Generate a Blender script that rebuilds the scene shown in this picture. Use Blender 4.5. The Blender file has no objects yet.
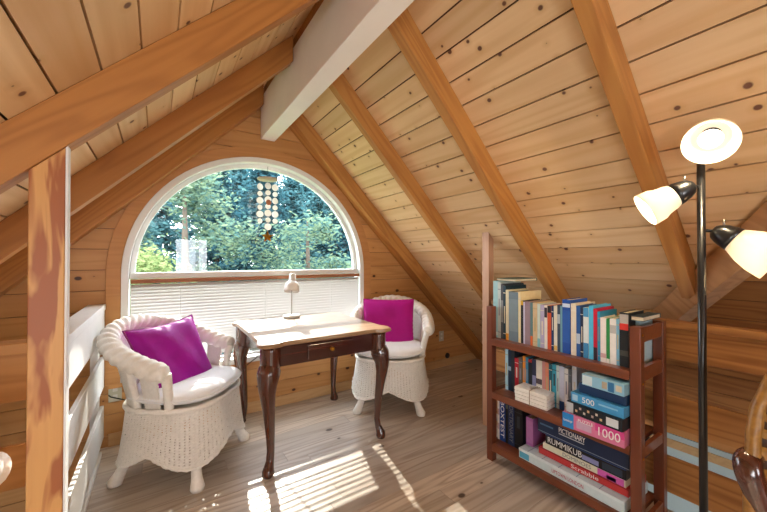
import bpy, math, random
from mathutils import Vector, Matrix
C = bpy.context.scene.collection
PI = math.pi
rnd = random.Random(7)

# ------------------------------------------------------------------ colour / nodes
def lin(c):
    if isinstance(c, str):
        c = [int(c[i:i+2], 16)/255 for i in (0, 2, 4)]
    return tuple((x/12.92 if x <= .04045 else ((x+.055)/1.055)**2.4) for x in c) + (1.0,)

class NT:
    def __init__(s, name):
        s.m = bpy.data.materials.new(name); s.m.use_nodes = True
        s.t = s.m.node_tree; s.t.nodes.clear()
        s.out = s.n('ShaderNodeOutputMaterial')
    def n(s, kind, **kw):
        nd = s.t.nodes.new(kind)
        for k, v in kw.items():
            if hasattr(nd, k): setattr(nd, k, v)
        return nd
    def l(s, a, b): s.t.links.new(a, b)
    def math(s, op, a, b=None, clamp=False):
        nd = s.n('ShaderNodeMath', operation=op); nd.use_clamp = clamp
        for i, v in enumerate((a, b)):
            if v is None: continue
            if isinstance(v, (int, float)): nd.inputs[i].default_value = v
            else: s.l(v, nd.inputs[i])
        return nd.outputs[0]
    def mix(s, fac, a, b, mode='MIX'):
        nd = s.n('ShaderNodeMix', data_type='RGBA', blend_type=mode)
        for idx, v in ((0, fac), (6, a), (7, b)):
            if isinstance(v, (int, float)): nd.inputs[idx].default_value = v
            elif isinstance(v, tuple): nd.inputs[idx].default_value = v
            else: s.l(v, nd.inputs[idx])
        return nd.outputs[2]
    def ramp(s, fac, p0, p1):
        nd = s.n('ShaderNodeMapRange'); nd.clamp = True
        s.l(fac, nd.inputs[0]); nd.inputs[1].default_value = p0; nd.inputs[2].default_value = p1
        return nd.outputs[0]
    def bsdf(s, col, rough=.5, spec=.5, coat=0, metal=0, bump=None, bstr=.3, bdist=.01):
        b = s.n('ShaderNodeBsdfPrincipled')
        if isinstance(col, tuple): b.inputs['Base Color'].default_value = col
        else: s.l(col, b.inputs['Base Color'])
        if isinstance(rough, (int, float)): b.inputs['Roughness'].default_value = rough
        else: s.l(rough, b.inputs['Roughness'])
        b.inputs['Specular IOR Level'].default_value = spec
        b.inputs['Coat Weight'].default_value = coat
        b.inputs['Coat Roughness'].default_value = .12
        b.inputs['Metallic'].default_value = metal
        if bump is not None:
            bp = s.n('ShaderNodeBump'); bp.inputs['Strength'].default_value = bstr
            bp.inputs['Distance'].default_value = bdist
            s.l(bump, bp.inputs['Height']); s.l(bp.outputs[0], b.inputs['Normal'])
        s.l(b.outputs[0], s.out.inputs[0])
        return b

def noise(t, vec, scale, detail=3, dist=0, rough=.5):
    nd = t.n('ShaderNodeTexNoise')
    nd.inputs['Scale'].default_value = scale; nd.inputs['Detail'].default_value = detail
    nd.inputs['Distortion'].default_value = dist; nd.inputs['Roughness'].default_value = rough
    if vec is not None: t.l(vec, nd.inputs['Vector'])
    return nd

def fir(name, base, dark):
    t = NT(name); tc = t.n('ShaderNodeTexCoord')
    st = t.n('ShaderNodeVectorMath', operation='MULTIPLY'); st.inputs[1].default_value = (13, 13, 2.6)
    t.l(tc.outputs['Object'], st.inputs[0])
    nz = noise(t, st.outputs[0], 1.0, 3, 1.1, .45)
    st2 = t.n('ShaderNodeVectorMath', operation='MULTIPLY'); st2.inputs[1].default_value = (90, 90, 2)
    t.l(tc.outputs['Object'], st2.inputs[0]); fn = noise(t, st2.outputs[0], 1.0, 2)
    c = t.mix(t.ramp(nz.outputs[0], .50, .57), lin(base), lin(dark))
    c = t.mix(t.math('MULTIPLY', fn.outputs[0], .3), c, lin(dark))
    t.bsdf(c, .45, .35); return t.m

def plain(name, col, rough=.5, spec=.5, coat=0, metal=0, var=.06, nscale=30):
    t = NT(name); tc = t.n('ShaderNodeTexCoord')
    nz = noise(t, tc.outputs['Object'], nscale, 3)
    c = lin(col)
    dk = tuple(x*(1-var*2) for x in c[:3]) + (1,)
    lt = tuple(min(1, x*(1+var)) for x in c[:3]) + (1,)
    t.bsdf(t.mix(nz.outputs[0], dk, lt), rough, spec, coat, metal)
    return t.m

def wood(name, base, dark, rot=(0, 0, 0), grain=.5, knots=.0, knot_col='3a2a26', var=.25, rough=.5,
         spec=.35, coat=0, tint=None, ring=9, stretch=(.55, 6, 6), kscale=(1, 1.5, 1.5), ksize=.05, kdens=4.2, k2d=None):
    """grain runs along local X after rot"""
    t = NT(name); tc = t.n('ShaderNodeTexCoord')
    geo = t.n('ShaderNodeNewGeometry')
    mp = t.n('ShaderNodeMapping', vector_type='POINT'); mp.inputs['Rotation'].default_value = rot
    t.l(tc.outputs['Object'], mp.inputs['Vector'])
    off = t.n('ShaderNodeVectorMath', operation='SCALE'); off.inputs[0].default_value = (7.3, 13.1, 5.7)
    t.l(geo.outputs['Random Per Island'], off.inputs[3])
    add = t.n('ShaderNodeVectorMath', operation='ADD')
    t.l(mp.outputs[0], add.inputs[0]); t.l(off.outputs[0], add.inputs[1])
    st = t.n('ShaderNodeVectorMath', operation='MULTIPLY'); st.inputs[1].default_value = stretch
    t.l(add.outputs[0], st.inputs[0])
    big = noise(t, st.outputs[0], 1.0, 2, .4)
    s_ = t.math('SINE', t.math('MULTIPLY', big.outputs[0], ring*6.283))
    rings = t.math('MULTIPLY_ADD', s_, .5); rings.node.inputs[2].default_value = .5
    rings = t.math('POWER', rings, 1.6)
    st2 = t.n('ShaderNodeVectorMath', operation='MULTIPLY'); st2.inputs[1].default_value = (2.5, 70, 70)
    t.l(add.outputs[0], st2.inputs[0])
    fine = noise(t, st2.outputs[0], 1.0, 3)
    fac = t.math('ADD', t.math('MULTIPLY', rings, .6*grain), t.math('MULTIPLY', fine.outputs[0], .55*grain), True)
    col = t.mix(fac, lin(base), lin(dark))
    # board to board variation
    rr = t.math('FRACT', t.math('MULTIPLY', geo.outputs['Random Per Island'], 37.7))
    hs = t.n('ShaderNodeHueSaturation')
    v_ = t.math('MULTIPLY_ADD', rr, var); v_.node.inputs[2].default_value = 1-var*.55
    t.l(v_, hs.inputs['Value']); t.l(col, hs.inputs['Color'])
    col = hs.outputs[0]
    if tint:
        r2 = t.math('FRACT', t.math('MULTIPLY', geo.outputs['Random Per Island'], 91.3))
        col = t.mix(t.math('MULTIPLY', r2, tint[1]), col, lin(tint[0]))
    if knots > 0:
        ks = t.n('ShaderNodeVectorMath', operation='MULTIPLY'); ks.inputs[1].default_value = kscale
        t.l(add.outputs[0], ks.inputs[0])
        vo = t.n('ShaderNodeTexVoronoi', feature='F1'); vo.inputs['Scale'].default_value = kdens
        if k2d:
            vo.voronoi_dimensions = '2D'; sx_ = t.n('ShaderNodeSeparateXYZ'); cx_ = t.n('ShaderNodeCombineXYZ')
            t.l(ks.outputs[0], sx_.inputs[0]); t.l(sx_.outputs['XYZ'.index(k2d[0])], cx_.inputs[0]); t.l(sx_.outputs['XYZ'.index(k2d[1])], cx_.inputs[1])
            t.l(cx_.outputs[0], vo.inputs['Vector'])
        else: t.l(ks.outputs[0], vo.inputs['Vector'])
        sep = t.n('ShaderNodeSeparateColor'); t.l(vo.outputs['Color'], sep.inputs[0])
        sz = t.math('MULTIPLY', sep.outputs[0], ksize)
        d = t.math('SUBTRACT', vo.outputs['Distance'], sz)
        k = t.ramp(d, .02, -.01)
        gate = t.math('GREATER_THAN', sep.outputs[1], 1-knots)
        halo = t.math('MULTIPLY', t.ramp(d, .14, .0), gate)
        col = t.mix(t.math('MULTIPLY', halo, .35), col, lin(dark))
        col = t.mix(t.math('MULTIPLY', k, gate), col, lin(knot_col))
    t.bsdf(col, rough, spec, coat, 0, fine.outputs[0], .12, .004)
    return t.m

# ------------------------------------------------------------------ mesh builder
class MB:
    def __init__(s): s.v = []; s.f = []; s.mi = []; s.cur = 0
    def vert(s, p): s.v.append(tuple(p)); return len(s.v)-1
    def face(s, idx): s.f.append(tuple(idx)); s.mi.append(s.cur)
    def box(s, x0, x1, y0, y1, z0, z1, M=None):
        b = len(s.v)
        for z in (z0, z1):
            for (x, y) in ((x0, y0), (x1, y0), (x1, y1), (x0, y1)):
                p = Vector((x, y, z)); s.v.append(tuple(M @ p if M else p))
        for q in ((3, 2, 1, 0), (4, 5, 6, 7), (0, 1, 5, 4), (1, 2, 6, 5), (2, 3, 7, 6), (3, 0, 4, 7)):
            s.face([b+i for i in q])
        return s
    def prism(s, poly, d):
        """closed polygon of 3-D points, extruded by vector d"""
        n = len(poly); b = len(s.v); d = Vector(d)
        for p in poly: s.v.append(tuple(p))
        for p in poly: s.v.append(tuple(Vector(p)+d))
        s.face(range(b+n-1, b-1, -1)); s.face(range(b+n, b+2*n))
        for i in range(n):
            j = (i+1) % n
            s.face((b+i, b+j, b+n+j, b+n+i))
        return s
    def tube(s, path, rad, seg=12, caps=True, mod=None, closed=False):
        P = [Vector(p) for p in path]; n = len(P)
        R = rad if hasattr(rad, '__len__') else [rad]*n
        up = None; rings = []; acc = 0
        for i in range(n):
            if closed: t = P[(i+1) % n]-P[i-1]
            else: t = P[min(i+1, n-1)]-P[max(i-1, 0)]
            t.normalize()
            if up is None:
                up = Vector((0, 0, 1)) if abs(t.z) < .9 else Vector((1, 0, 0))
            up = (up - t*up.dot(t)).normalized(); sd = t.cross(up)
            if i: acc += (P[i]-P[i-1]).length
            ring = []
            for k in range(seg):
                a = 2*PI*k/seg
                r = R[i]*(mod(a, acc) if mod else 1)
                ring.append(s.vert(P[i]+(up*math.cos(a)+sd*math.sin(a))*r))
            rings.append(ring)
        m = n if closed else n-1
        for i in range(m):
            A, B = rings[i], rings[(i+1) % n]
            for k in range(seg):
                j = (k+1) % seg
                s.face((A[k], B[k], B[j], A[j]))
        if caps and not closed:
            s.face(rings[0]); s.face(rings[-1][::-1])
        return s
    def lathe(s, prof, M=None, seg=32, a0=0, a1=2*PI):
        full = abs(a1-a0-2*PI) < 1e-6
        n = seg if full else seg+1
        rings = []
        for (r, z) in prof:
            ring = []
            for k in range(n):
                a = a0+(a1-a0)*k/seg
                p = Vector((r*math.cos(a), r*math.sin(a), z)); ring.append(s.vert(M @ p if M else p))
            rings.append(ring)
        for i in range(len(rings)-1):
            A, B = rings[i], rings[i+1]
            for k in range(seg):
                j = (k+1) % n
                s.face((A[k], A[j], B[j], B[k]))
        return s
    def grid(s, fn, nu, nv, closeu=False, skip=None, flip=False):
        ids = [[s.vert(fn(i/nu, j/nv)) for j in range(nv+1)] for i in range(nu if closeu else nu+1)]
        m = len(ids)
        for i in range(nu):
            for j in range(nv):
                if skip and skip(i, j): continue
                i2 = (i+1) % m
                q = (ids[i][j], ids[i2][j], ids[i2][j+1], ids[i][j+1])
                s.face(q[::-1] if flip else q)
        return s
    def build(s, name, mat, parent=None, smooth=False, bevel=0, loc=None, solid=0, subsurf=0, angle=None):
        me = bpy.data.meshes.new(name); me.from_pydata(s.v, [], s.f)
        for m in (mat if isinstance(mat, (list, tuple)) else [mat]): me.materials.append(m)
        me.polygons.foreach_set('material_index', s.mi)
        if smooth: me.polygons.foreach_set('use_smooth', [True]*len(me.polygons))
        me.update()
        o = bpy.data.objects.new(name, me); C.objects.link(o)
        if parent: o.parent = parent
        if loc: o.location = loc
        if solid:
            md = o.modifiers.new('thick', 'SOLIDIFY'); md.thickness = solid; md.offset = 0
        if subsurf:
            md = o.modifiers.new('sub', 'SUBSURF'); md.levels = md.render_levels = subsurf
        if bevel:
            md = o.modifiers.new('bev', 'BEVEL'); md.width = bevel; md.segments = 2; md.limit_method = 'ANGLE'
            md.angle_limit = .6
        return o

def empty(name, loc, label, cat, group=None, rz=0):
    o = bpy.data.objects.new(name, None); C.objects.link(o); o.location = loc; o.rotation_euler = (0, 0, rz)
    o.empty_display_size = .05
    return tag(o, label, cat, group)
def tag(o, label, cat, group=None, kind=None):
    if label: o['label'] = label
    if cat: o['category'] = cat
    if group: o['group'] = group
    if kind: o['kind'] = kind
    return o
def struct(o, label=None, cat=None): return tag(o, label, cat, None, 'structure')
def copy_tree(o, parent=None):
    c = o.copy(); C.objects.link(c)
    if parent: c.parent = parent
    for ch in list(o.children): copy_tree(ch, c)
    return c
def text_obj(name, body, size, mat, parent, M, depth=.0006, width=None, height=None):
    cu = bpy.data.curves.new('t', 'FONT'); cu.body = body; cu.size = size; cu.extrude = depth
    cu.align_x = 'CENTER'; cu.align_y = 'CENTER'; cu.resolution_u = 3
    tmp = bpy.data.objects.new('t', cu); C.objects.link(tmp)
    bpy.context.view_layer.update()
    me = bpy.data.meshes.new_from_object(tmp.evaluated_get(bpy.context.evaluated_depsgraph_get()))
    bpy.data.objects.remove(tmp); bpy.data.curves.remove(cu)
    xs = [v.co.x for v in me.vertices]; ys = [v.co.y for v in me.vertices]
    sx = width/(max(xs)-min(xs)) if width else 1; sy = height/(max(ys)-min(ys)) if height else 1
    me.transform(Matrix.Diagonal((sx, sy, 1, 1)))
    me.transform(M); me.materials.clear(); me.materials.append(mat)
    o = bpy.data.objects.new(name, me); C.objects.link(o); o.parent = parent
    return o

def clip(poly, a, b, c):
    """keep a*x+b*y>=c of a 2-D polygon"""
    out = []
    for i in range(len(poly)):
        p, q = poly[i], poly[(i+1) % len(poly)]
        dp, dq = a*p[0]+b*p[1]-c, a*q[0]+b*q[1]-c
        if dp >= 0: out.append(p)
        if dp*dq < 0:
            t = dp/(dp-dq); out.append((p[0]+t*(q[0]-p[0]), p[1]+t*(q[1]-p[1])))
    return out

# ------------------------------------------------------------------ materials
R45 = PI/4
M = {}
M['ceil'] = wood('ceiling_pine', 'e9cca2', 'c2935a', (0, 0, PI/2), .5, .75, '6a4636', .2, .5, tint=('d09c66', .4), ksize=.07, kdens=6.2, k2d='XY', stretch=(.3, 4.5, 4.5), ring=7)
M['ceilL'] = M['ceil']
M['dorm'] = wood('dormer_pine', 'b98a58', '8a5a32', (0, 0, 0), .5, .4, '4a342c', .25, k2d='XY')
M['gable'] = wood('gable_pine', 'd2a066', 'a86e38', (0, 0, 0), .5, .5, '4a2a18', .2, .45, tint=('b07a44', .4), ksize=.085, kdens=4, k2d='XZ', stretch=(.35, 5, 5))
M['raftR'] = wood('rafter_pine', 'c58d4c', '985c2c', (0, -PI/4, 0), .6, .3, '4a2a18', .15, .5)
M['raftL'] = wood('rafter_pine_left_shaded', 'bd8244', '8a5026', (0, PI/4, 0), .5, .25, '4a2a18', .15, .45)  # rafter pine toned darker, standing in for shade on the left slope
M['valley'] = wood('valley_pine', 'b98a5c', '8a5a34', (0, PI/5, -PI/4), .6, .3, '4a2a18', .2)
M['postw'] = fir('post_fir', 'd6a262', 'a05e36')
M['trimw'] = wood('casing_pine', 'c8925a', 'a5683a', (0, 0, 0), .35, 0, var=.1)
M['base'] = wood('baseboard_pine', 'cfa878', 'b08250', (0, 0, 0), .4, .2, var=.12)
M['rail'] = wood('rail_pine', 'cd9456', '8b5630', (0, 0, PI/2), .8, .35, '3a2218', .3, .5, tint=('8a5630', .4))
M['railx'] = wood('rail_pine_x', 'c58c4e', '97602c', (0, 0, 0), .6, .3, '3a2218', .2)
M['floor'] = wood('floor_oak', 'd8caba', '9a8571', (0, 0, 0), .85, .2, '4a372c', .32, .36, .5, tint=('b0a498', .6), ksize=.08, kdens=3, k2d='XY')
M['deck'] = plain('roof_deck', '5a361c', .9)
M['white'] = plain('white_paint', 'e9e7e2', .45, .4, var=.03, nscale=8)
M['beamw'] = plain('beam_paint', 'efebe5', .55, .3, var=.04, nscale=6)
M['railw'] = plain('rail_white_paint', 'e4e4e2', .5, .3, var=.05, nscale=9)
M['sash'] = plain('window_vinyl', 'e6e8e6', .35, .5, var=.01)
M['palewall'] = plain('stair_wall_paint', 'c3d4d6', .7, .3, var=.03)
M['headrail'] = wood('headrail_wood', 'a86a44', '80472a', (0, 0, 0), .4, 0)
M['mahog'] = wood('mahogany', '552818', '280f0a', (0, PI/2, 0), .7, 0, var=.12, rough=.22, spec=.6, coat=.7)
M['mahogx'] = wood('mahogany_x', '4c2218', '260f0b', (0, 0, 0), .7, 0, var=.12, rough=.22, spec=.6, coat=.7)
M['desktop'] = wood('desk_top_wood', 'a0805f', '75563c', (0, 0, 0), .7, 0, var=.08, rough=.3, spec=.5, coat=.25)
M['shelf'] = wood('shelf_cherry', '84462a', '552817', (0, 0, PI/2), .55, 0, var=.2, rough=.3, spec=.5, coat=.3)
M['shelfv'] = wood('shelf_cherry_v', '7a3f27', '4c2415', (0, PI/2, 0), .55, 0, var=.2, rough=.32, spec=.5, coat=.25)
M['wicker'] = plain('white_wicker', 'f0ebe2', .55, .3, var=.08, nscale=60)
M['cushw'] = plain('white_cushion', 'eeeeee', .85, .2, var=.04, nscale=14)
M['brass'] = plain('brass', 'b8862f', .3, .5, metal=1)
M['black'] = plain('black_metal', '14161a', .3, .6, coat=.3)
M['rubber'] = plain('black_rubber', '101010', .6)
M['plate'] = plain('outlet_plate', 'c9c8b4', .4)
M['slot'] = plain('outlet_slot', '2a2a28', .6)
M['lampw'] = plain('lamp_white', 'e4e2dc', .35, .5, var=.02)
M['steel'] = plain('lamp_steel', 'b8b4ae', .3, .5, metal=1)
M['shell'] = None

def fabric(name, col, col2, rough=.8, sheen=.3, scale=220):
    t = NT(name); tc = t.n('ShaderNodeTexCoord')
    nz = noise(t, tc.outputs['Object'], scale, 2); nb = noise(t, tc.outputs['Object'], 9, 3)
    c = t.mix(nb.outputs[0], lin(col), lin(col2))
    b = t.bsdf(c, rough, .25, bump=t.math('ADD', nz.outputs[0], t.math('MULTIPLY', nb.outputs[0], 4)), bstr=.25, bdist=.006)
    b.inputs['Sheen Weight'].default_value = sheen
    return t.m
M['magenta'] = fabric('magenta_satin', 'b410a4', '860a80', .6, .0)
M['magenta2'] = fabric('magenta_cloth', 'bc0c88', '9a0a74', .7, .0)
M['braid'] = fabric('magenta_braid', 'b45a9c', '6a1a5a', .7, .2, 120)

def glass_mat():
    t = NT('window_glass')
    tr = t.n('ShaderNodeBsdfTransparent'); tr.inputs[0].default_value = (.93, .97, .97, 1)
    gl = t.n('ShaderNodeBsdfGlossy'); gl.inputs['Roughness'].default_value = 0.0
    fr = t.n('ShaderNodeFresnel'); fr.inputs[0].default_value = 1.5
    mx = t.n('ShaderNodeMixShader'); t.l(fr.outputs[0], mx.inputs[0]); t.l(tr.outputs[0], mx.inputs[1]); t.l(gl.outputs[0], mx.inputs[2])
    t.l(mx.outputs[0], t.out.inputs[0]); return t.m
M['glass'] = glass_mat()
def thin_mat(name, col, trans=.4, rough=.6):
    t = NT(name)
    d = t.n('ShaderNodeBsdfPrincipled'); d.inputs['Base Color'].default_value = lin(col); d.inputs['Roughness'].default_value = rough
    tl = t.n('ShaderNodeBsdfTranslucent'); tl.inputs[0].default_value = lin(col)
    mx = t.n('ShaderNodeMixShader'); mx.inputs[0].default_value = trans
    t.l(d.outputs[0], mx.inputs[1]); t.l(tl.outputs[0], mx.inputs[2]); t.l(mx.outputs[0], t.out.inputs[0])
    return t.m
M['slat'] = thin_mat('blind_slat', 'c4c2c2', .03, .5)
M['shell'] = thin_mat('capiz_shell', 'efeee8', .25, .3)
def emit_mat(name, col, strength, base='fff6e6'):
    t = NT(name)
    b = t.bsdf(lin(base), .35, .4)
    b.inputs['Emission Color'].default_value = lin(col); b.inputs['Emission Strength'].default_value = strength
    return t.m
def shade_mat():
    t = NT('lit_lamp_glass'); b = t.n('ShaderNodeBsdfPrincipled'); b.inputs['Base Color'].default_value = lin('f6efe2'); b.inputs['Roughness'].default_value = .3
    b.inputs['Emission Color'].default_value = lin('fff0dc'); b.inputs['Emission Strength'].default_value = .10
    tl = t.n('ShaderNodeBsdfTranslucent'); tl.inputs[0].default_value = lin('fbf3e6')
    mx = t.n('ShaderNodeMixShader'); mx.inputs[0].default_value = .55
    t.l(b.outputs[0], mx.inputs[1]); t.l(tl.outputs[0], mx.inputs[2]); t.l(mx.outputs[0], t.out.inputs[0]); return t.m
M['shade'] = shade_mat()
M['bulb'] = emit_mat('lit_bulb', 'fff4e0', 2)

# ------------------------------------------------------------------ dimensions
G = 2.90            # gable wall plane
XR = .76            # ridge
KR, KL = 2.74, 2.72  # ceiling plane heights at the ridge
WX, WZ, WR = .74, 1.14, .88   # half-round window
PITCH = .0975
VD = 1.755          # valley:  X - Y = VD

# ------------------------------------------------------------------ floor
fl = MB()
def floor_strip(y0, y1, xa, xb):
    x = xa - rnd.random()*1.2
    while x < xb:
        L = 1.1+rnd.random()*.9
        a, b = max(x, xa), min(x+L, xb)
        if b-a > .02: fl.box(a+.0008, b-.0008, y0+.0009, y1-.0009, -.02, 0)
        x += L
y = -3.0; FW = .118
while y < G-.01:
    y1 = min(y+FW, G)
    if y1 <= 1.72: floor_strip(y, y1, -1.9, 2.13)
    elif y < 1.72:
        floor_strip(y, 1.72, -1.9, 2.13); floor_strip(1.72, y1, -.36, 3.40)
    else: floor_strip(y, y1, -.36, 3.40)
    y = y1
fl.cur = 1
fl.box(-1.9, 2.13, -3, 1.72, -.22, -.021); fl.box(-.36, 3.40, 1.72, G, -.22, -.021)
o = fl.build('floor', [M['floor'], M['base']]); struct(o)

fl2 = MB(); fl2.box(-2.05, 3.54, -3.1, G+.14, -2.70, -2.601)
struct(fl2.build('floor_lower', plain('lower_floor', 'b8b0a4', .6)))

# ------------------------------------------------------------------ ceiling boards
ce = MB()
def roof_board(poly2, zf, nrm, th=.018):
    if len(poly2) < 3: return
    pts = [Vector((p[0], p[1], zf(*p))) for p in poly2]
    ce.prism(pts, Vector(nrm)*th)
s2 = math.sqrt(.5); GAP = .0052
YB = -3.0
i = 0; x = XR+.06-.065
x0s = []
x = 1.11-PITCH*4
while x < 3.5:
    a, b = max(x, XR), x+PITCH-GAP
    q = [(a, YB), (b, YB), (b, G), (a, G)]
    near = clip(q, -1, 1, -VD)            # y - x >= -VD
    far = clip(q, -1, -1, .245)           # -x - y >= .245
    zf = lambda X_, Y_: KR-(X_-XR)
    if b <= XR+1.0-.0 and False: pass
    if near and far and min(p[1] for p in near) <= max(p[1] for p in far)+.001 and b < .76: near = q; far = []
    roof_board(near, zf, (s2, 0, s2)); roof_board(far, zf, (s2, 0, s2))
    x += PITCH
x = XR-1.003-PITCH*16+PITCH*.0
while x < XR:
    a, b = x+GAP, min(x+PITCH, XR)
    if b > a: roof_board([(a, YB), (b, YB), (b, G), (a, G)], lambda X_, Y_: KL+(X_-XR), (-s2, 0, s2))
    x += PITCH
ce.cur = 1
# cross-gable slopes on the right (boards run along X)
y = 1.70
while y > -1.0:
    a, b = y-PITCH+GAP, y
    q = clip([(.7, a), (3.42, a), (3.42, b), (.7, b)], 1, -1, VD)
    roof_board(q, lambda X_, Y_: 1.745-Y_, (0, s2, s2))
    y -= PITCH
y = -1.0
while y > -3.0:
    a, b = y-PITCH+GAP, y
    q = clip([(.7, a), (3.42, a), (3.42, b), (.7, b)], 1, 1, -.245)
    roof_board(q, lambda X_, Y_: 3.745+Y_, (0, -s2, s2))
    y -= PITCH
# roof deck behind the boards
ce.cur = 2
d = .03
for q, zf, n in ((clip([(XR, YB), (3.55, YB), (3.55, G+.3), (XR, G+.3)], -1, 1, -VD), lambda X_, Y_: KR-(X_-XR), (s2, 0, s2)),
                 (clip([(XR, YB), (3.55, YB), (3.55, 0), (XR, 0)], -1, -1, .245), lambda X_, Y_: KR-(X_-XR), (s2, 0, s2)),
                 ([(-2.1, YB), (XR, YB), (XR, G+.3), (-2.1, G+.3)], lambda X_, Y_: KL+(X_-XR), (-s2, 0, s2)),
                 (clip([(.7, -1), (3.55, -1), (3.55, 1.75), (.7, 1.75)], 1, -1, VD), lambda X_, Y_: 1.745-Y_, (0, s2, s2)),
                 (clip([(.7, YB), (3.55, YB), (3.55, -1), (.7, -1)], 1, 1, -.245), lambda X_, Y_: 3.745+Y_, (0, -s2, s2))):
    pts = [Vector((p[0], p[1], zf(*p)))+Vector(n)*.019 for p in q]
    ce.prism(pts, Vector(n)*.05)
o = ce.build('ceiling', [M['ceil'], M['dorm'], M['deck']]); struct(o)

# ------------------------------------------------------------------ gable wall with the arched window hole
HR = .975
def hole_half(z):
    if z < .50-.10+.0: return None
    if z <= WZ: return HR
    d_ = HR*HR-(z-WZ)**2
    return math.sqrt(d_) if d_ > 0 else None
ga = MB()
def wall_band(z0, z1, y0, dy):
    lx = lambda z: max(-2.0, XR-(KL-.0-z)); rx = lambda z: min(3.45, XR+(KR-z))
    n = 6
    zs = [z0+(z1-z0)*k/n for k in range(n+1)]
    hh = [hole_half(z) for z in zs]
    if all(h is None for h in hh):
        ga.prism([(lx(z0), y0, z0), (rx(z0), y0, z0), (rx(z1), y0, z1), (lx(z1), y0, z1)][::1], (0, dy, 0)); return
    if any(h is None for h in hh):
        hh = [h if h is not None else 0.0 for h in hh]
    L = [(lx(z0), y0, z0)]+[(WX-h, y0, z) for z, h in zip(zs, hh)]+[(lx(z1), y0, z1)]
    Rr = [(WX+h, y0, z) for z, h in zip(zs, hh)]
    Rr = [(rx(z0), y0, z0), (rx(z1), y0, z1)]+Rr[::-1]
    ga.prism(L, (0, dy, 0)); ga.prism(Rr, (0, dy, 0))
zb = [-2.6]
z = .075
GP = .138
k = math.ceil((z+2.6)/GP)
edges = sorted([z+GP*j for j in range(-k, 22)]+[.40])
edges = [e for e in edges if e < KL-.03]
edges = [e for i_, e in enumerate(edges) if e == .40 or abs(e-.40) > .012]
for a, b in zip(edges[:-1], edges[1:]):
    g_ = 0.0 if abs(b-.40) < 1e-6 else .004
    wall_band(a, b-g_, G, .012)
ga.cur = 1
zz = [-2.6, .40]+[.40+.08*j for j in range(1, 40) if .40+.08*j < KL-.01]
for a, b in zip(zz[:-1], zz[1:]): wall_band(a, b, G+.0185, .12)
o = ga.build('wall_gable', [M['gable'], M['deck']]); struct(o)

# other walls of the loft
w = MB(); z = -.02
while z < .30:
    w.box(3.38, 3.40, 1.73, G, z, z+.134); z += .138
w.cur = 1; w.box(3.401, 3.5, 1.73, G+.1, -.2, .4)
struct(w.build('wall_right', [M['rail'], M['deck']]))
w = MB(); z = -.145
while z < 2.75:
    w.box(3.42, 3.44, -3.0, 1.75, z, z+.134); z += .138
w.cur = 1; w.box(3.42, 3.44, -3.0, 1.72, -2.6, -.15)
w.cur = 2; w.box(3.412, 3.42, -3.0, 1.72, -.255, -.19)
w.cur = 3; w.box(3.445, 3.54, -3.0, 1.75, -2.6, 2.8)
w.cur = 1; w.box(2.13, 3.42, 1.725, 1.80, -2.6, -.23)
struct(w.build('wall_stair', [M['rail'], M['palewall'], M['base'], M['deck']]))
w = MB()
w.cur = 1; w.box(-2.05, -1.95, -3.0, G+.1, -2.6, .1)
w.cur = 0; w.box(-1.94, -1.92, -3.0, 1.7, -.02, .06)
struct(w.build('wall_left', [M['railx'], M['palewall']]))
# back gable with a wide window opening (behind the camera)
w = MB()
BX0, BX1, BZ0, BZ1 = .27, 1.02, .70, 1.76
def bk(x0, x1, z0, z1):
    if x1 > x0 and z1 > z0: w.box(x0, x1, -3.1, -3.0, z0, z1)
bk(-2.0, BX0, -2.6, BZ1); bk(BX1, 3.5, -2.6, BZ1); bk(BX0, BX1, -2.6, BZ0); bk(-2.0, 3.5, BZ1, 2.75)
struct(w.build('wall_back', M['gable']))
b2 = MB()
for a in ((BX0, BX0+.06, BZ0, BZ1), (BX1-.06, BX1, BZ0, BZ1), (BX0+.06, BX1-.06, BZ0, BZ0+.06), (BX0+.06, BX1-.06, BZ1-.06, BZ1), (XR-.03, XR+.03, BZ0+.06, BZ1-.06)):
    b2.box(a[0], a[1], -3.08, -3.0, a[2], a[3])
struct(b2.build('window_2', M['sash']))

# baseboards
b = MB(); b.box(-.27, 3.36, G-.017, G-.001, .0005, .085); struct(b.build('baseboard_gable', M['base'], bevel=.003))
b = MB(); b.box(3.362, 3.379, 1.74, G-.018, .0005, .085); struct(b.build('baseboard_right', M['rail'], bevel=.003))

# ------------------------------------------------------------------ window
def arch_pts(r, n=48, zlow=None):
    pts = []
    if zlow is not None: pts.append((WX-r, zlow))
    for k in range(n+1):
        a = PI-PI*k/n
        pts.append((WX+r*math.cos(a), WZ+r*math.sin(a)))
    if zlow is not None: pts.append((WX+r, zlow))
    return pts
def arch_band(mb, r0, r1, y0, y1, zl0, zl1=None, n=48):
    A, B = arch_pts(r0, n, zl0), arch_pts(r1, n, zl0 if zl1 is None else zl1)
    base = len(mb.v); m = len(A)
    for (p, q) in zip(A, B):
        for (pp, yy) in ((p, y0), (q, y0), (q, y1), (p, y1)): mb.v.append((pp[0], yy, pp[1]))
    for i_ in range(m-1):
        for k in range(4):
            j = (k+1) % 4
            mb.face((base+i_*4+k, base+i_*4+j, base+(i_+1)*4+j, base+(i_+1)*4+k))
    mb.face([base+k for k in (3, 2, 1, 0)]); mb.face([base+(m-1)*4+k for k in range(4)])
t_ = MB(); arch_band(t_, .948, 1.03, G-.02, G-.0005, .415)
t_.box(WX-1.03, WX+1.03, G-.02, G-.0005, .385, .4145)
struct(t_.build('trim_1', M['trimw'], bevel=.003), 'arched pine casing around the half-round window')
wn = bpy.data.objects.new('window_1', None); C.objects.link(wn); wn.location = (0, 0, 0); struct(wn)
fr = MB(); arch_band(fr, .905, .947, G-.024, G+.10, .415)
fr.box(WX-.947, WX+.947, G-.024, G+.10, .4152, .46)
fr.build('window_frame', M['sash'], wn, bevel=.003)
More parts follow.
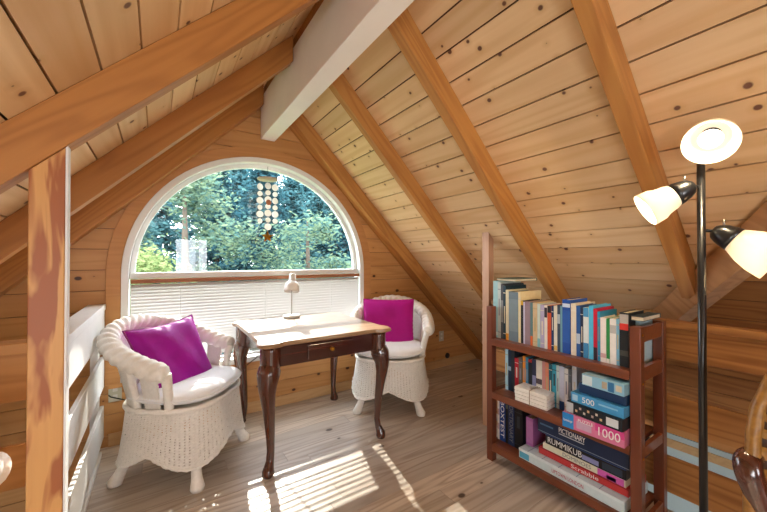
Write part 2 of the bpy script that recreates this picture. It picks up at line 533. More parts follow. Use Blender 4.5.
fr = MB(); arch_band(fr, .872, .904, G+.045, G+.085, WZ)
fr.box(WX-.904, WX+.904, G+.012, G+.085, WZ-.03, WZ+.012)
fr.build('sash', M['sash'], wn, bevel=.003)
gl = MB()
ap = arch_pts(.875, 48)
gl.prism([(p[0], G+.066, p[1]) for p in ap], (0, .0001, 0))
gl.v = gl.v[:len(ap)]; gl.f = gl.f[:1]; gl.mi = gl.mi[:1]
b0 = len(gl.v)
for p in ((WX-.9, G+.066, .46), (WX+.9, G+.066, .46), (WX+.9, G+.066, WZ-.03), (WX-.9, G+.066, WZ-.03)): gl.v.append(p)
gl.face((b0, b0+1, b0+2, b0+3))
gl.build('glass_pane', M['glass'], wn)

# blind
bl = empty('window_blind', (WX, G-.010, .475), 'white horizontal slatted blind lowered over the lower half of the arched window', 'blind')
s_ = MB(); hw = .895
nsl = 24; zt, zbm = 1.062, .535
tilt = math.radians(52)
for k in range(nsl):
    zc = zt-(zt-zbm)*k/(nsl-1)-.475
    dy, dz = .0135*math.cos(tilt), .0135*math.sin(tilt)
    pts = [(-hw, -dy, zc-dz), (-hw, -.001, zc+.0022), (-hw, dy, zc+dz)]
    b0 = len(s_.v)
    for p in pts: s_.v.append(p); s_.v.append((hw, p[1], p[2]))
    s_.face((b0, b0+1, b0+3, b0+2)); s_.face((b0+2, b0+3, b0+5, b0+4))
s_.build('slats', M['slat'], bl, smooth=True)
h = MB(); h.box(-hw, hw, -.02, .02, 1.080-.475, 1.1085-.475); h.build('headrail', M['headrail'], bl, bevel=.003)
h = MB(); h.box(-hw, hw, -.014, .014, .0, .022); h.build('bottom_rail', M['sash'], bl, bevel=.004)
for xx in (-.6, .0, .6):
    h = MB(); h.tube([(xx, -.018, .01), (xx, -.018, .6)], .0012, 6); h.build('ladder_cord', M['sash'], bl)

# ------------------------------------------------------------------ rafters, ridge beam, valley beam
VT = .166
def rafter(name_lbl, side, y0, y1, xe, mat):
    r = MB()
    k = KR if side > 0 else KL
    zt = lambda X_: k-abs(X_-XR)-.001
    xs = XR+.06*side
    pts = [(xs, y0, zt(xs)), (xe, y0, zt(xe)), (xe, y0, zt(xe)-VT), (xs, y0, zt(xs)-VT)]
    if side < 0: pts = pts[::-1]
    r.prism(pts, (0, y1-y0, 0))
    o = r.build('rafter', mat, bevel=.003)
    return struct(o, name_lbl, 'rafter')
rafter('pine rafter against the window wall on the right slope', 1, 2.76, G-.003, 3.34, M['raftR'])
rafter('pine rafter on the right slope, second from the window wall', 1, 2.01, 2.07, 3.34, M['raftR'])
rafter('pine rafter on the right slope ending behind the bookcase', 1, 1.31, 1.375, 3.02, M['raftR'])
rafter('pine rafter on the right slope running down behind the floor lamp', 1, .55, .61, 2.29, M['raftR'])
rafter('pine rafter against the window wall on the left slope', -1, 2.78, G-.003, -1.85, M['raftL'])
rafter('pine rafter on the left slope between the post and the window wall', -1, 2.07, 2.14, -1.85, M['raftL'])
rafter('wide pine rafter on the left slope resting on the square post', -1, 1.305, 1.37, -1.85, M['raftL'])
for yy in (.6, -.12):
    pass
r = MB(); r.box(.704, .818, -2.98, G-.004, 2.245, 2.585)
struct(r.build('ridge_beam', M['beamw'], bevel=.004), 'white painted ridge beam running under the peak of the ceiling', 'beam')
r = MB(); r.box(.725, .795, -2.98, G-.004, 2.586, 2.68)
struct(r.build('ridge_board', M['raftL']), 'dark wood board above the white ridge beam', 'beam')
r = MB()
ux = Vector((s2, s2, 0)); pn = Vector((s2, -s2, 0))
def valley_pt(X_, off, dz):
    p = Vector((X_, X_-VD, KR-(X_-XR)-dz)); return p+pn*off
e0, e1 = 1.05, 3.2
q = [valley_pt(e0, -.03, .02), valley_pt(e1, -.03, .02), valley_pt(e1, -.03, .20), valley_pt(e0, -.03, .20)]
r.prism(q, pn*.075)
struct(r.build('valley_beam', M['valley'], bevel=.004), 'diagonal pine beam sloping up to the right behind the floor lamp', 'beam')

# posts
p = MB(); p.box(-.297, -.222, 1.309, 1.36, .0005, 1.66)
# top cut to the rafter underside
zt = KL-.001-VT
p.v = [(x_, y_, (zt+(x_-XR)-.0015) if z_ > 1 else z_) for (x_, y_, z_) in p.v]
p1 = p.build('support_post', M['postw'], bevel=.003); tag(p1, 'square fir post with wavy grain standing under the left rafter', 'post')
p = MB(); p.box(-.2215, -.2165, 1.3095, 1.345, .0005, 1.0)
p.v = [(x_, y_, (zt+(x_-XR)-.002) if z_ > .9 else z_) for (x_, y_, z_) in p.v]
p.build('white_edge_strip', M['railw'], p1)
p = MB(); p.box(2.045, 2.10, 1.655, 1.717, .0005, 1.0)
p.v = [(x_, y_, (KR-(x_-XR)-.004) if z_ > .9 else z_) for (x_, y_, z_) in p.v]
p2 = p.build('railing_post', M['shelfv'], bevel=.002)
tag(p2, 'slim full-height post behind the left end of the bookcase', 'post')
M['postpale'] = wood('post_pale', 'cda486', 'b58464', (0, PI/2, 0), .4, 0)
p2.data.materials[0] = M['postpale']

# railings
rl = empty('railing', (-.29, 2.3, 0), 'white painted board railing with a flat cap beside the left wicker chair', 'railing')
def part(name, parent, mat, x0, x1, y0, y1, z0, z1, bevel=.003):
    L = parent.location
    m = MB(); m.box(x0-L.x, x1-L.x, y0-L.y, y1-L.y, z0-L.z, z1-L.z)
    return m.build(name, mat, parent, bevel=bevel)
part('cap', rl, M['railw'], -.375, -.285, 1.70, G-.025, .915, .953)
for (za, zb_) in ((.735, .914), (.41, .61), (.08, .29)):
    part('board', rl, M['railw'], -.31, -.29, 1.72, G-.03, za, zb_)
part('post', rl, M['railw'], -.352, -.312, G-.11, G-.03, .0005, .914)
part('post', rl, M['railw'], -.352, -.312, 1.72, 1.79, .0005, .914)
part('board', rl, M['railw'], -.352, -.29, 1.80, G-.12, .0005, .03)
r2 = empty('railing', (-1.1, 1.745, 0), 'wooden board railing at the left edge behind the square post', 'railing')
part('cap', r2, M['railx'], -1.88, -.378, 1.70, 1.79, .915, .953)
for (za, zb_) in ((.74, .914), (.43, .585), (.10, .27)):
    part('board', r2, M['railx'], -1.88, -.378, 1.735, 1.755, za, zb_)
part('post', r2, M['railx'], -1.2, -1.13, 1.757, 1.79, .0005, .914)
r3 = empty('railing', (2.09, .2, 0), 'horizontal board railing behind the bookcase and floor lamp', 'railing')
part('cap', r3, M['rail'], 2.055, 2.125, -2.9, 1.65, .915, .95)
for (za, zb_) in ((.765, .914), (.43, .585), (.11, .285)):
    part('board', r3, M['rail'], 2.08, 2.10, -2.9, 1.65, za, zb_)
for yy in (-1.6, -.4):
    part('post', r3, M['rail'], 2.101, 2.125, yy, yy+.08, .0005, .914)

# ------------------------------------------------------------------ wicker barrel chairs
def chair(name, label):
    root = empty(name, (0, 0, 0), label, 'chair')
    wm = M['wicker']
    def plan(th, sc, depth=1.0):
        # th measured from the back (-y); rounded square plan
        n_ = 2.7
        cx, cy = math.sin(th), -math.cos(th)
        r_ = (abs(cx)**n_+abs(cy)**n_)**(-1/n_)
        return cx*r_*.292*sc, cy*r_*.27*sc*depth
    def rimz(th):
        a = abs(th)/math.radians(112)
        return .645+.198*(0.5+.5*math.cos(PI*min(1, a)))**.85
    A = math.radians(110)
    def wall(u, v, th0, th1, nu, nv, amp=.0035):
        th = th0+(th1-th0)*u
        z0 = .40; z1 = rimz(th)-.01
        z_ = z0+(z1-z0)*v
        sc = .93+.17*v**1.3
        px, py = plan(th, sc)
        i_, j_ = round(u*nu), round(v*nv)
        d_ = amp*(1 if ((i_//2+j_) % 2) else -1)
        L = math.hypot(px, py)
        return (px*(1+d_/L), py*(1+d_/L)-.06*v*max(0, math.cos(th)), z_)
    bk_ = MB(); nu, nv = 120, 46
    t0 = math.radians(67)
    bk_.grid(lambda u, v: wall(u, v, -t0, t0, nu, nv), nu, nv)
    bk_.build('backrest', wm, root, smooth=True, solid=.008)
    for sg in (-1, 1):
        pn_ = MB()
        a_, b_ = sg*math.radians(80), sg*math.radians(99)
        pn_.grid(lambda u, v: wall(u, v, min(a_, b_), max(a_, b_), 22, 34), 22, 34)
        pn_.build('side_panel', wm, root, smooth=True, solid=.008)
        for ang, nm in ((69, 'side_strut'), (109, 'arm_post')):
            st = MB(); pth = []
            for k in range(9):
                v = k/8; th = sg*math.radians(ang)
                x_, y_, z_ = wall(0, v, th, th, 1, 1, 0); pth.append((x_, y_, z_))
            st.tube(pth, .019 if ang < 90 else .024, 12, mod=lambda a, s__: 1+.08*math.sin(s__*420))
            st.build(nm, wm, root, smooth=True)
    rm = MB(); pth = []; rad = []
    n = 150
    for k in range(n+1):
        th = -A+2*A*k/n
        px, py = plan(th, 1.13)
        pth.append((px, py-.065*max(0, math.cos(th)), rimz(th)))
        e = min(1, min(k, n-k)/6); rad.append(.049*(.72+.28*e**.5))
    rm.tube(pth, rad, 24, mod=lambda a, s__: 1+.24*abs(math.sin(1.5*a+s__*58))-.12)
    rm.build('arm_roll', wm, root, smooth=True)
    # skirt
    sk = MB(); nu, nv = 252, 63
    def skirt(u, v):
        th = 2*PI*u
        corner = abs(math.sin(2*th))**1.2
        zl = .19-.075*corner
        zl = .205-.09*corner
        z_ = .425+(zl-.425)*v
        sc = .985+.045*math.sin(v*PI*.5)+.075*v**2
        px, py = plan(th, sc)
        i_, j_ = round(u*nu), round(v*nv)
        d_ = .0026*(1 if ((i_//2+j_//2) % 2) else -1); L = math.hypot(px, py)
        return (px*(1+d_/L), py*(1+d_/L), z_)
    sk.grid(skirt, nu, nv, True, flip=True, skip=lambda i_, j_: (i_ % 3 == 0 and j_ % 3 == 1 and 3 < j_ < nv-3))
    sk.build('skirt', wm, root, smooth=True, solid=.004)
    for zq, nm in ((0, 'skirt_edge'),):
        ed = MB(); ed.tube([Vector(skirt(k/150, 1)) for k in range(150)], .009, 10, closed=True, mod=lambda a, s__: 1+.15*math.sin(s__*300+a))
        ed.build(nm, wm, root, smooth=True)
    dk = MB()
    ring = [Vector((plan(2*PI*k/60, .94)[0], plan(2*PI*k/60, .94)[1], .405)) for k in range(60)]
    dk.prism(ring, (0, 0, .02)); dk.build('seat_deck', wm, root)
    sr = MB(); sr.tube([Vector((plan(2*PI*k/90, .995)[0], plan(2*PI*k/90, .995)[1], .425)) for k in range(90)], .014, 10, closed=True,
                       mod=lambda a, s__: 1+.15*math.sin(s__*260+2*a)); sr.build('seat_rim', wm, root, smooth=True)
    for sx in (-1, 1):
        for sy in (-1, 1):
            lg = MB()
            lg.tube([(sx*.18, sy*.168, .40), (sx*.192, sy*.18, .26), (sx*.213, sy*.20, .13), (sx*.242, sy*.226, .05), (sx*.258, sy*.24, .012), (sx*.258, sy*.24, .0005)],
                    [.022, .023, .024, .029, .036, .032], 16, mod=lambda a, s__: 1+.05*math.sin(s__*450))
            lg.build('leg', wm, root, smooth=True)
    # cushion
    cu = MB(); nu, nv = 64, 16
    def cush(u, v):
        th = 2*PI*u; t__ = v
        if v < .5: rr, zz_ = math.sin(PI*v/1.0)**.6, None
        ph = PI*v-PI/2
        rr = max(0, math.cos(ph))**.45; hz = math.sin(ph)
        px, py = plan(th, 1.0*rr)
        z_ = .482+.05*hz*(1+.12*math.cos(th*2+1)*rr)
        z_ += .007*math.sin(th*5+1.3)*rr*rr*max(0, hz)-.012*max(0, hz)*(1-rr)
        return (px, py+.012, z_)
    cu.grid(cush, nu, nv, True); cu.build('seat_cushion', M['cushw'], root, smooth=True)
    pp = MB(); pp.tube([Vector(cush(k/90, .5))+Vector((0, 0, .0)) for k in range(90)], .006, 8, closed=True)
    pp.build('cushion_piping', M['cushw'], root, smooth=True)
    return root
c1 = chair('wicker_armchair', 'white wicker armchair with a slanted purple pillow beside the white railing')
ang1 = math.atan2(-.62, .785)      # facing direction
c1.location = (.155, 2.44, 0); c1.rotation_euler = (0, 0, ang1-PI/2)
c2 = copy_tree(c1)
c2['label'] = 'white wicker armchair with an upright magenta pillow behind the desk on the right'
c2.location = (1.70, 2.44, 0); c2.rotation_euler = (0, 0, math.atan2(-.79, -.61)-PI/2)
c3 = copy_tree(c1)
c3['label'] = 'white wicker armchair cut off by the left edge, in front of the railing'
c3.location = (-.735, 1.40, 0); c3.rotation_euler = (0, 0, math.radians(-10))
for c_ in (c1, c2, c3): c_['group'] = 'white wicker armchairs'

def pillow(name, label, size, th, mat, Mx, braid=True, pinch=.10):
    root = empty(name, Mx.translation, label, 'pillow', 'magenta pillows')
    root.matrix_world = Mx
    pb = MB(); n = 36
    for sg in (-1, 1):
        def fn(u, v, sg=sg):
            a, b_ = 2*u-1, 2*v-1
            x_ = a*(1-pinch*(1-abs(b_))**1*.5)*size/2 if False else a*(1-pinch*(1-b_*b_))*size/2
            y_ = b_*(1-pinch*(1-a*a))*size/2
            h_ = ((1-a**4)*(1-b_**4))
            z_ = sg*th/2*(max(0, h_)**.55)
            z_ += sg*.006*math.sin(7*a+3*b_+sg)*max(0, h_)
            return (x_, y_, z_)
        pb.grid(fn, n, n, flip=(sg < 0))
    pb.build('cover', mat, root, smooth=True)
    ed = MB(); pth = []
    for sd in range(4):
        for k in range(24):
            t__ = -1+2*k/24
            a, b_ = ((t__, -1), (1, t__), (-t__, 1), (-1, -t__))[sd]
            pth.append((a*(1-pinch*(1-b_*b_))*size/2, b_*(1-pinch*(1-a*a))*size/2, 0))
    ed.tube(pth, .0055, 8, closed=True, mod=lambda a, s__: 1+.2*math.sin(s__*500+a)); ed.build('piping', M['braid'] if braid else mat, root, smooth=True)
    return root
def frame_mat(loc, normal, up, roll=0):
    z_ = Vector(normal).normalized(); x_ = Vector(up).cross(z_).normalized(); y_ = z_.cross(x_)
    m = Matrix((x_, y_, z_)).transposed().to_4x4()
    m = Matrix.Translation(loc) @ m @ Matrix.Rotation(roll, 4, 'Z')
    return m
pillow('throw_pillow', 'slanted purple satin pillow with braided edge on the left wicker armchair', .46, .14, M['magenta'],
       frame_mat((.085, 2.475, .645), (.55, -.72, .42), (0, 0, 1), math.radians(3)))
pillow('throw_pillow', 'upright magenta pillow leaning on the right wicker armchair behind the desk', .46, .11, M['magenta2'],
       frame_mat((1.735, 2.525, .655), (-.60, -.77, .22), (0, 0, 1), 0), False, .05)

# ------------------------------------------------------------------ desk
DX, DY, DH = .92, 2.37, .77
dk = empty('writing_desk', (DX, DY, 0), 'dark mahogany writing desk with curved legs in front of the window', 'desk')
HX, HY = .455, .445
def desk_outline(grow=0):
    pts = []
    hx, hy = HX+grow, HY+grow
    # one corner lobe (front right), mirrored round
    lobe = [(hx-.17, -hy+.022), (hx-.135, -hy+.02), (hx-.115, -hy+.006), (hx-.09, -hy-.004), (hx-.05, -hy-.003), (hx-.022, -hy+.008), (hx-.006, -hy+.03),
            (hx-.001, -hy+.06), (hx-.004, -hy+.09), (hx-.014, -hy+.11), (hx-.02, -hy+.13), (hx-.021, -hy+.17)]
    out = []
    out += [(x_, y_) for x_, y_ in lobe]
    out += [(x_, -y_) for x_, y_ in reversed(lobe)]
    out += [(-x_, -y_) for x_, y_ in lobe]
    out += [(-x_, y_) for x_, y_ in reversed(lobe)]
    return out
tp = MB()
prof = [(-.012, DH-.026), (-.002, DH-.022), (0, DH-.014), (-.003, DH-.005), (-.010, DH)]
loops = [[tp.vert((x_, y_, z_)) for x_, y_ in desk_outline(g_)] for g_, z_ in prof]
n = len(loops[0])
for A_, B_ in zip(loops[:-1], loops[1:]):
    for k in range(n): tp.face((A_[k], A_[(k+1) % n], B_[(k+1) % n], B_[k]))
tp.face(loops[-1]); tp.face(loops[0][::-1])
tp.build('top', M['desktop'], dk)
ap = MB(); az0, az1 = .615, DH-.027
ax, ay = HX-.075, HY-.072
ap.box(-ax+.04, ax-.04, -ay, -ay+.02, az0, az1); ap.box(-ax+.04, ax-.04, ay-.02, ay, az0, az1)
ap.box(-ax, -ax+.02, -ay+.04, ay-.04, az0, az1); ap.box(ax-.02, ax, -ay+.04, ay-.04, az0, az1)
ap.build('apron', M['mahogx'], dk, bevel=.002)
dr = MB(); dr.box(-.15, .16, -ay-.012, -ay-.0005, az0+.018, az1-.022); d_o = dr.build('drawer', M['mahogx'], dk, bevel=.004)
kn = MB(); Mk = Matrix.Translation((.005, -ay-.0125, (az0+az1)/2)) @ Matrix.Rotation(PI/2, 4, 'X')
kn.lathe([(.0, .0), (.012, .0), (.006, .006), (.006, .012), (.013, .018), (.012, .024), (.0, .027)], Mk, 16); kn.build('knob', M['brass'], d_o, smooth=True)
for sx in (-1, 1):
    for sy in (-1, 1):
        lg = MB(); cx, cy = sx*(HX-.085), sy*(HY-.085); dx, dy = sx*s2, sy*s2
        prof = [(az1, .004, .056), (az0+.02, .004, .056), (az0+.004, .004, .055), (az0-.002, .008, .062), (az0-.03, .022, .064), (az0-.09, .034, .052), (az0-.15, .032, .042), (.38, .020, .034),
                (.29, .008, .028), (.20, .0, .0235), (.13, -.003, .021), (.08, .004, .022), (.05, .016, .027), (.03, .024, .033), (.012, .024, .034), (.0005, .022, .028)]
        # smooth by interpolation
        pth, rad = [], []
        for (a, b_) in zip(prof[:-1], prof[1:]):
            for k in range(4):
                t__ = k/4; t3 = t__
                z_ = a[0]+(b_[0]-a[0])*t3; o_ = a[1]+(b_[1]-a[1])*t3; r_ = a[2]+(b_[2]-a[2])*t3
                pth.append((cx+dx*o_, cy+dy*o_, z_)); rad.append(r_)
        pth.append((cx+dx*prof[-1][1], cy+dy*prof[-1][1], prof[-1][0])); rad.append(prof[-1][2])
        lg.tube(pth, rad, 20, mod=lambda a, s__: 1+.05*math.cos(4*a))
        lg.build('leg', M['mahog'], dk, smooth=True)

# desk lamp
lm = empty('desk_lamp', (.915, 2.73, DH), 'small white desk lamp with a bullet shade on the writing desk', 'lamp')
m = MB(); m.lathe([(0, .0005), (.066, .0005), (.068, .006), (.068, .018), (.062, .022), (.012, .026), (0, .026)], None, 32); m.build('base', M['lampw'], lm, smooth=True)
m = MB(); m.tube([(0, 0, .02), (0, 0, .20), (0, .0, .27)], .0055, 10); m.build('stem', M['steel'], lm, smooth=True)
Ms = Matrix.Translation((0, -.004, .255)) @ Matrix.Rotation(math.radians(-14), 4, 'X') @ Matrix.Rotation(math.radians(8), 4, 'Y')
m = MB(); m.lathe([(.058, -.045), (.061, -.03), (.060, .0), (.052, .022), (.038, .036), (.029, .045), (.027, .05), (.027, .095), (.022, .104), (0, .107)], Ms, 32)
m.build('shade', M['lampw'], lm, smooth=True, solid=.002)
m = MB(); m.lathe([(0, -.03), (.02, -.025), (.027, -.005), (.02, .015), (.012, .03)], Ms, 16); m.build('bulb', M['lampw'], lm, smooth=True)
m = MB(); m.tube([(.925+k_*0, 2.73, .775) for k_ in (0,)] + [(.93, 2.815, .774), (.925, 2.845, .72), (.80, 2.868, .52), (.66, 2.868, .44), (.52, 2.868, .35), (.30, 2.868, .27), (.05, 2.868, .26), (-.18, 2.868, .30), (-.255, 2.872, .335), (-.268, 2.884, .345)], .0035, 8)
m.v = [v for v in m.v]
cd = m.build('power_cord', M['rubber'], smooth=True); tag(cd, 'thin black power cord hanging along the wall behind the left chair', 'cord')
def plug(nm, loc, label):
    r_ = empty(nm, loc, label, 'outlet')
    q_ = MB(); q_.box(-.036, .036, -.0055, -.0005, -.058, .058); q_.build('cover_plate', M['plate'], r_, bevel=.003)
    for dz in (-.022, .022):
        q_ = MB(); q_.box(-.013, .013, -.0075, -.0056, dz-.012, dz+.012); q_.build('socket', M['lampw'], r_, bevel=.002)
    return r_
plug('wall_outlet', (2.74, G, .355), 'pale wall outlet low on the dark boards to the right of the chair')
plug('wall_outlet', (-.235, G, .35), 'pale wall outlet beside the white railing with the black cord')
q_ = MB(); Mq = Matrix.Translation((2.835, G-.0005, .115)) @ Matrix.Rotation(PI/2, 4, 'X')
q_.lathe([(0, 0), (.032, 0), (.03, .012), (.02, .02), (0, .021)], Mq, 20)
tag(q_.build('door_stop', M['rubber'], smooth=True), 'small dark round knob low on the wall by the right corner', 'knob')

# wind chime
ch = empty('wind_chime', (.738, 2.80, 1.40), 'shell wind chime with a brass star hanging in the arched window', 'wind chime')
m = MB(); m.lathe([(0, .0), (.078, .0), (.082, .006), (.078, .012), (0, .014)], Matrix.Translation((0, 0, .49)), 32); m.build('top_disc', plain('driftwood', 'b8a890', .7), ch, smooth=True)
m = MB(); m.tube([(0, 0, .505), (0, 0, .60)], .0015, 6); m.build('hanger', M['slot'], ch)
def disc(x_, y_, z_, r_, yaw, mat, nm):
    m_ = MB(); Mm = Matrix.Translation((x_, y_, z_)) @ Matrix.Rotation(yaw, 4, 'Z') @ Matrix.Rotation(PI/2, 4, 'X')
    m_.lathe([(0, .0012), (r_*.9, .0012), (r_, 0), (r_*.9, -.0012), (0, -.0012)], Mm, 20)
    return m_.build(nm, mat, ch)
for ci, (x_, y_, n_, z0) in enumerate(((-.060, .0, 6, .43), (.0, -.012, 7, .44), (.060, 0, 6, .435))):
    for k in range(n_):
        disc(x_, y_, z0-k*.055, .027 if k % 2 == 0 else .021, rnd.uniform(-.35, .35), M['shell'], 'shell')
    m = MB(); m.tube([(x_, y_, .49), (x_, y_, z0-(n_-1)*.055)], .0008, 5); m.build('string', M['slat'], ch)
disc(-.0, -.03, .305, .022, 0, M['headrail'], 'wooden_ring')
st = MB(); pts = []
for k in range(10):
    a = PI/2+k*PI/5; r_ = .052 if k % 2 == 0 else .022
    pts.append((r_*math.cos(a), 0, .0+r_*math.sin(a)+.03))
c0 = st.vert((0, -.012, .03)); c1_ = st.vert((0, .012, .03)); ids = [st.vert(p_) for p_ in pts]
for k in range(10): st.face((ids[k], ids[(k+1) % 10], c0)); st.face((ids[(k+1) % 10], ids[k], c1_))
st.build('star', M['brass'], ch)
m = MB(); m.tube([(0, 0, .08), (0, 0, .13)], .0008, 5); m.build('string', M['slat'], ch)

# ------------------------------------------------------------------ bookcase
BX, BXb, BY0, BY1 = 1.72, 2.02, .595, 1.412
bc = empty('bookcase', (1.87, 1.0, 0), 'reddish wooden open bookcase with three shelves full of books and games', 'bookcase')
def bpart(name, mat, x0, x1, y0, y1, z0, z1, bevel=.003, parent=None):
    return part(name, bc, mat, x0, x1, y0, y1, z0, z1, bevel)
PW = .042
for (y0, y1) in ((BY0, BY0+PW), (BY1-PW, BY1)):
    bpart('post', M['shelfv'], BX, BX+PW, y0, y1, .0005, .955); bpart('post', M['shelfv'], BXb-PW, BXb, y0, y1, .0005, .955)
    yc0, yc1 = ((y0+.004, y0+.022) if y0 < 1 else (y1-.011, y1-.002))
    for (za, zb_) in ((.885, .95), (.715, .775), (.385, .43), (.065, .108)):
        bpart('side_rail', M['shelf'], BX+PW+.0005, BXb-PW-.0005, yc0, yc1, za, zb_, .002)
sh_z = []
for zt_ in (.758, .432, .11):
    bpart('shelf', M['shelf'], BX+.002, BXb-.004, BY0+PW+.0005, BY1-PW-.0005, zt_-.022, zt_, .002)
    bpart('front_rail', M['shelf'], BX-.004, BX+.0015, BY0+PW+.0005, BY1-PW-.0005, zt_-.040, zt_-.0, .0015)
for zz_ in (.71, .388, .92):
    m = MB(); Mq = Matrix.Translation((0, 0, 0))
    Mq = Matrix.Translation((BX+.021-1.87, BY0-1.0-.0003, zz_)) @ Matrix.Rotation(PI/2, 4, 'X')
    m.lathe([(0, 0), (.006, 0), (.005, .002), (0, .003)], Mq, 12); m.build('screw', M['brass'], bc, smooth=True)

_bm = {}
def bmat(hexc, rough=.45):
    if hexc not in _bm: _bm[hexc] = plain('book_cover_'+hexc, hexc, rough, .4, var=.07, nscale=45)
    return _bm[hexc]
PAPER = plain('book_paper', 'd8cbb0', .85, .2, var=.08, nscale=180)
INKW = plain('ink_white', 'eeeeea', .6); INKK = plain('ink_dark', '26242a', .6); INKR = plain('ink_red', 'b0305a', .6); INKG = plain('ink_grey', '7d8288', .6)
def book(xf, y0, y1, z0, h_, depth, col, label, group, bands=(), lean=0, title=None):
    """upright book, spine towards -x at xf, y0>y1 are the thickness ends"""
    ya, yb = min(y0, y1)+.0005, max(y0, y1)-.0005
    t__ = yb-ya; cx = xf+depth/2
    root = empty('book', (cx, (ya+yb)/2, z0+.0005), label, 'book', group)
    if lean: root.rotation_euler = (lean, 0, 0)
    c_ = MB(); ct = min(.0025, t__*.18); hd, ht = depth/2, t__/2
    c_.box(-hd, -hd+ct, -ht, ht, 0, h_); c_.box(-hd+ct, hd, -ht, -ht+ct, 0, h_); c_.box(-hd+ct, hd, ht-ct, ht, 0, h_)
    c_.build('cover', bmat(col), root)
    p_ = MB(); p_.box(-hd+ct, hd-.004, -ht+ct, ht-ct, .003, h_-.004); p_.build('pages', PAPER, root)
    if not bands and not title and t__ > .012:
        k_ = (len(label)*7+int(h_*1000)) % 5
        lt_ = ('d8d0b8', 'b8a878', '8a8e98', 'e0dcd0', '30343c')[k_]
        bands = ((.86, .875, lt_), (.3+.05*k_, .62+.04*k_, None), (.1, .115, lt_))
    for (f0, f1, bc_) in bands:
        if bc_ is None:
            b_ = MB(); b_.box(-hd-.0006, -hd-.0001, -ht*.35, ht*.35, h_*f0, h_*f1); b_.build('spine_panel', bmat(lt_), root); continue
        b_ = MB(); b_.box(-hd-.0006, -hd-.0001, -ht+.0006, ht-.0006, h_*f0, h_*f1); b_.build('spine_band', bmat(bc_), root)
    if title:
        tx, frac, mm = title
        Mt = Matrix.Translation((-hd-.0012, 0, h_*.52)) @ Matrix(((0, 0, -1, 0), (0, -1, 0, 0), (-1, 0, 0, 0), (0, 0, 0, 1))).transposed().to_4x4()
        # text x axis -> -z (reads downwards), text y axis -> -y ... facing -x
        R3 = Matrix(((0, 0, -1), (0, 1, 0), (-1, 0, 0))).to_4x4()
        Rm = Matrix(((0, 0, -1, 0), (0, -1, 0, 0), (-1, 0, 0, 0), (0, 0, 0, 1)))
        # columns: x->(0,0,-1), y->(0,-1,0)?  pick a right handed set facing -x
        Rm = Matrix(((0, 0, -1, 0), (0, 1, 0, 0), (-1, 0, 0, 0), (0, 0, 0, 1)))
        if Rm.to_3x3().determinant() < 0: Rm = Matrix(((0, 0, -1, 0), (0, -1, 0, 0), (-1, 0, 0, 0), (0, 0, 0, 1)))
        text_obj('spine_title', tx, .02, mm, root, Matrix.Translation((-hd-.001, 0, h_*.52)) @ Rm, .0003, h_*frac, t__*.62)
    return root
GT = 'books on the top shelf'; GM = 'books on the middle shelf'; GB = 'books on the bottom shelf'
Y = [(1.398,1.363,.353),(1.363,1.341,.349),(1.341,1.323,.337),(1.323,1.305,.326),(1.305,1.284,.303),(1.284,1.219,.295),(1.219,1.202,.298),(1.202,1.186,.247),(1.186,1.176,.242),(1.176,1.142,.245),(1.142,1.126,.242),(1.126,1.099,.244),(1.099,1.081,.241),(1.081,1.058,.238),(1.058,1.04,.237),(1.04,1.018,.237),(1.018,1.004,.239),(1.004,.985,.241),(.985,.969,.248),(.969,.958,.244),(.958,.917,.279),(.914,.887,.262),(.887,.867,.254),(.867,.853,.246),(.853,.827,.249),(.827,.806,.261),(.806,.788,.249),(.788,.775,.237),(.775,.749,.211),(.749,.734,.209),(.734,.707,.212),(.707,.694,.215),(.694,.657,.246)]
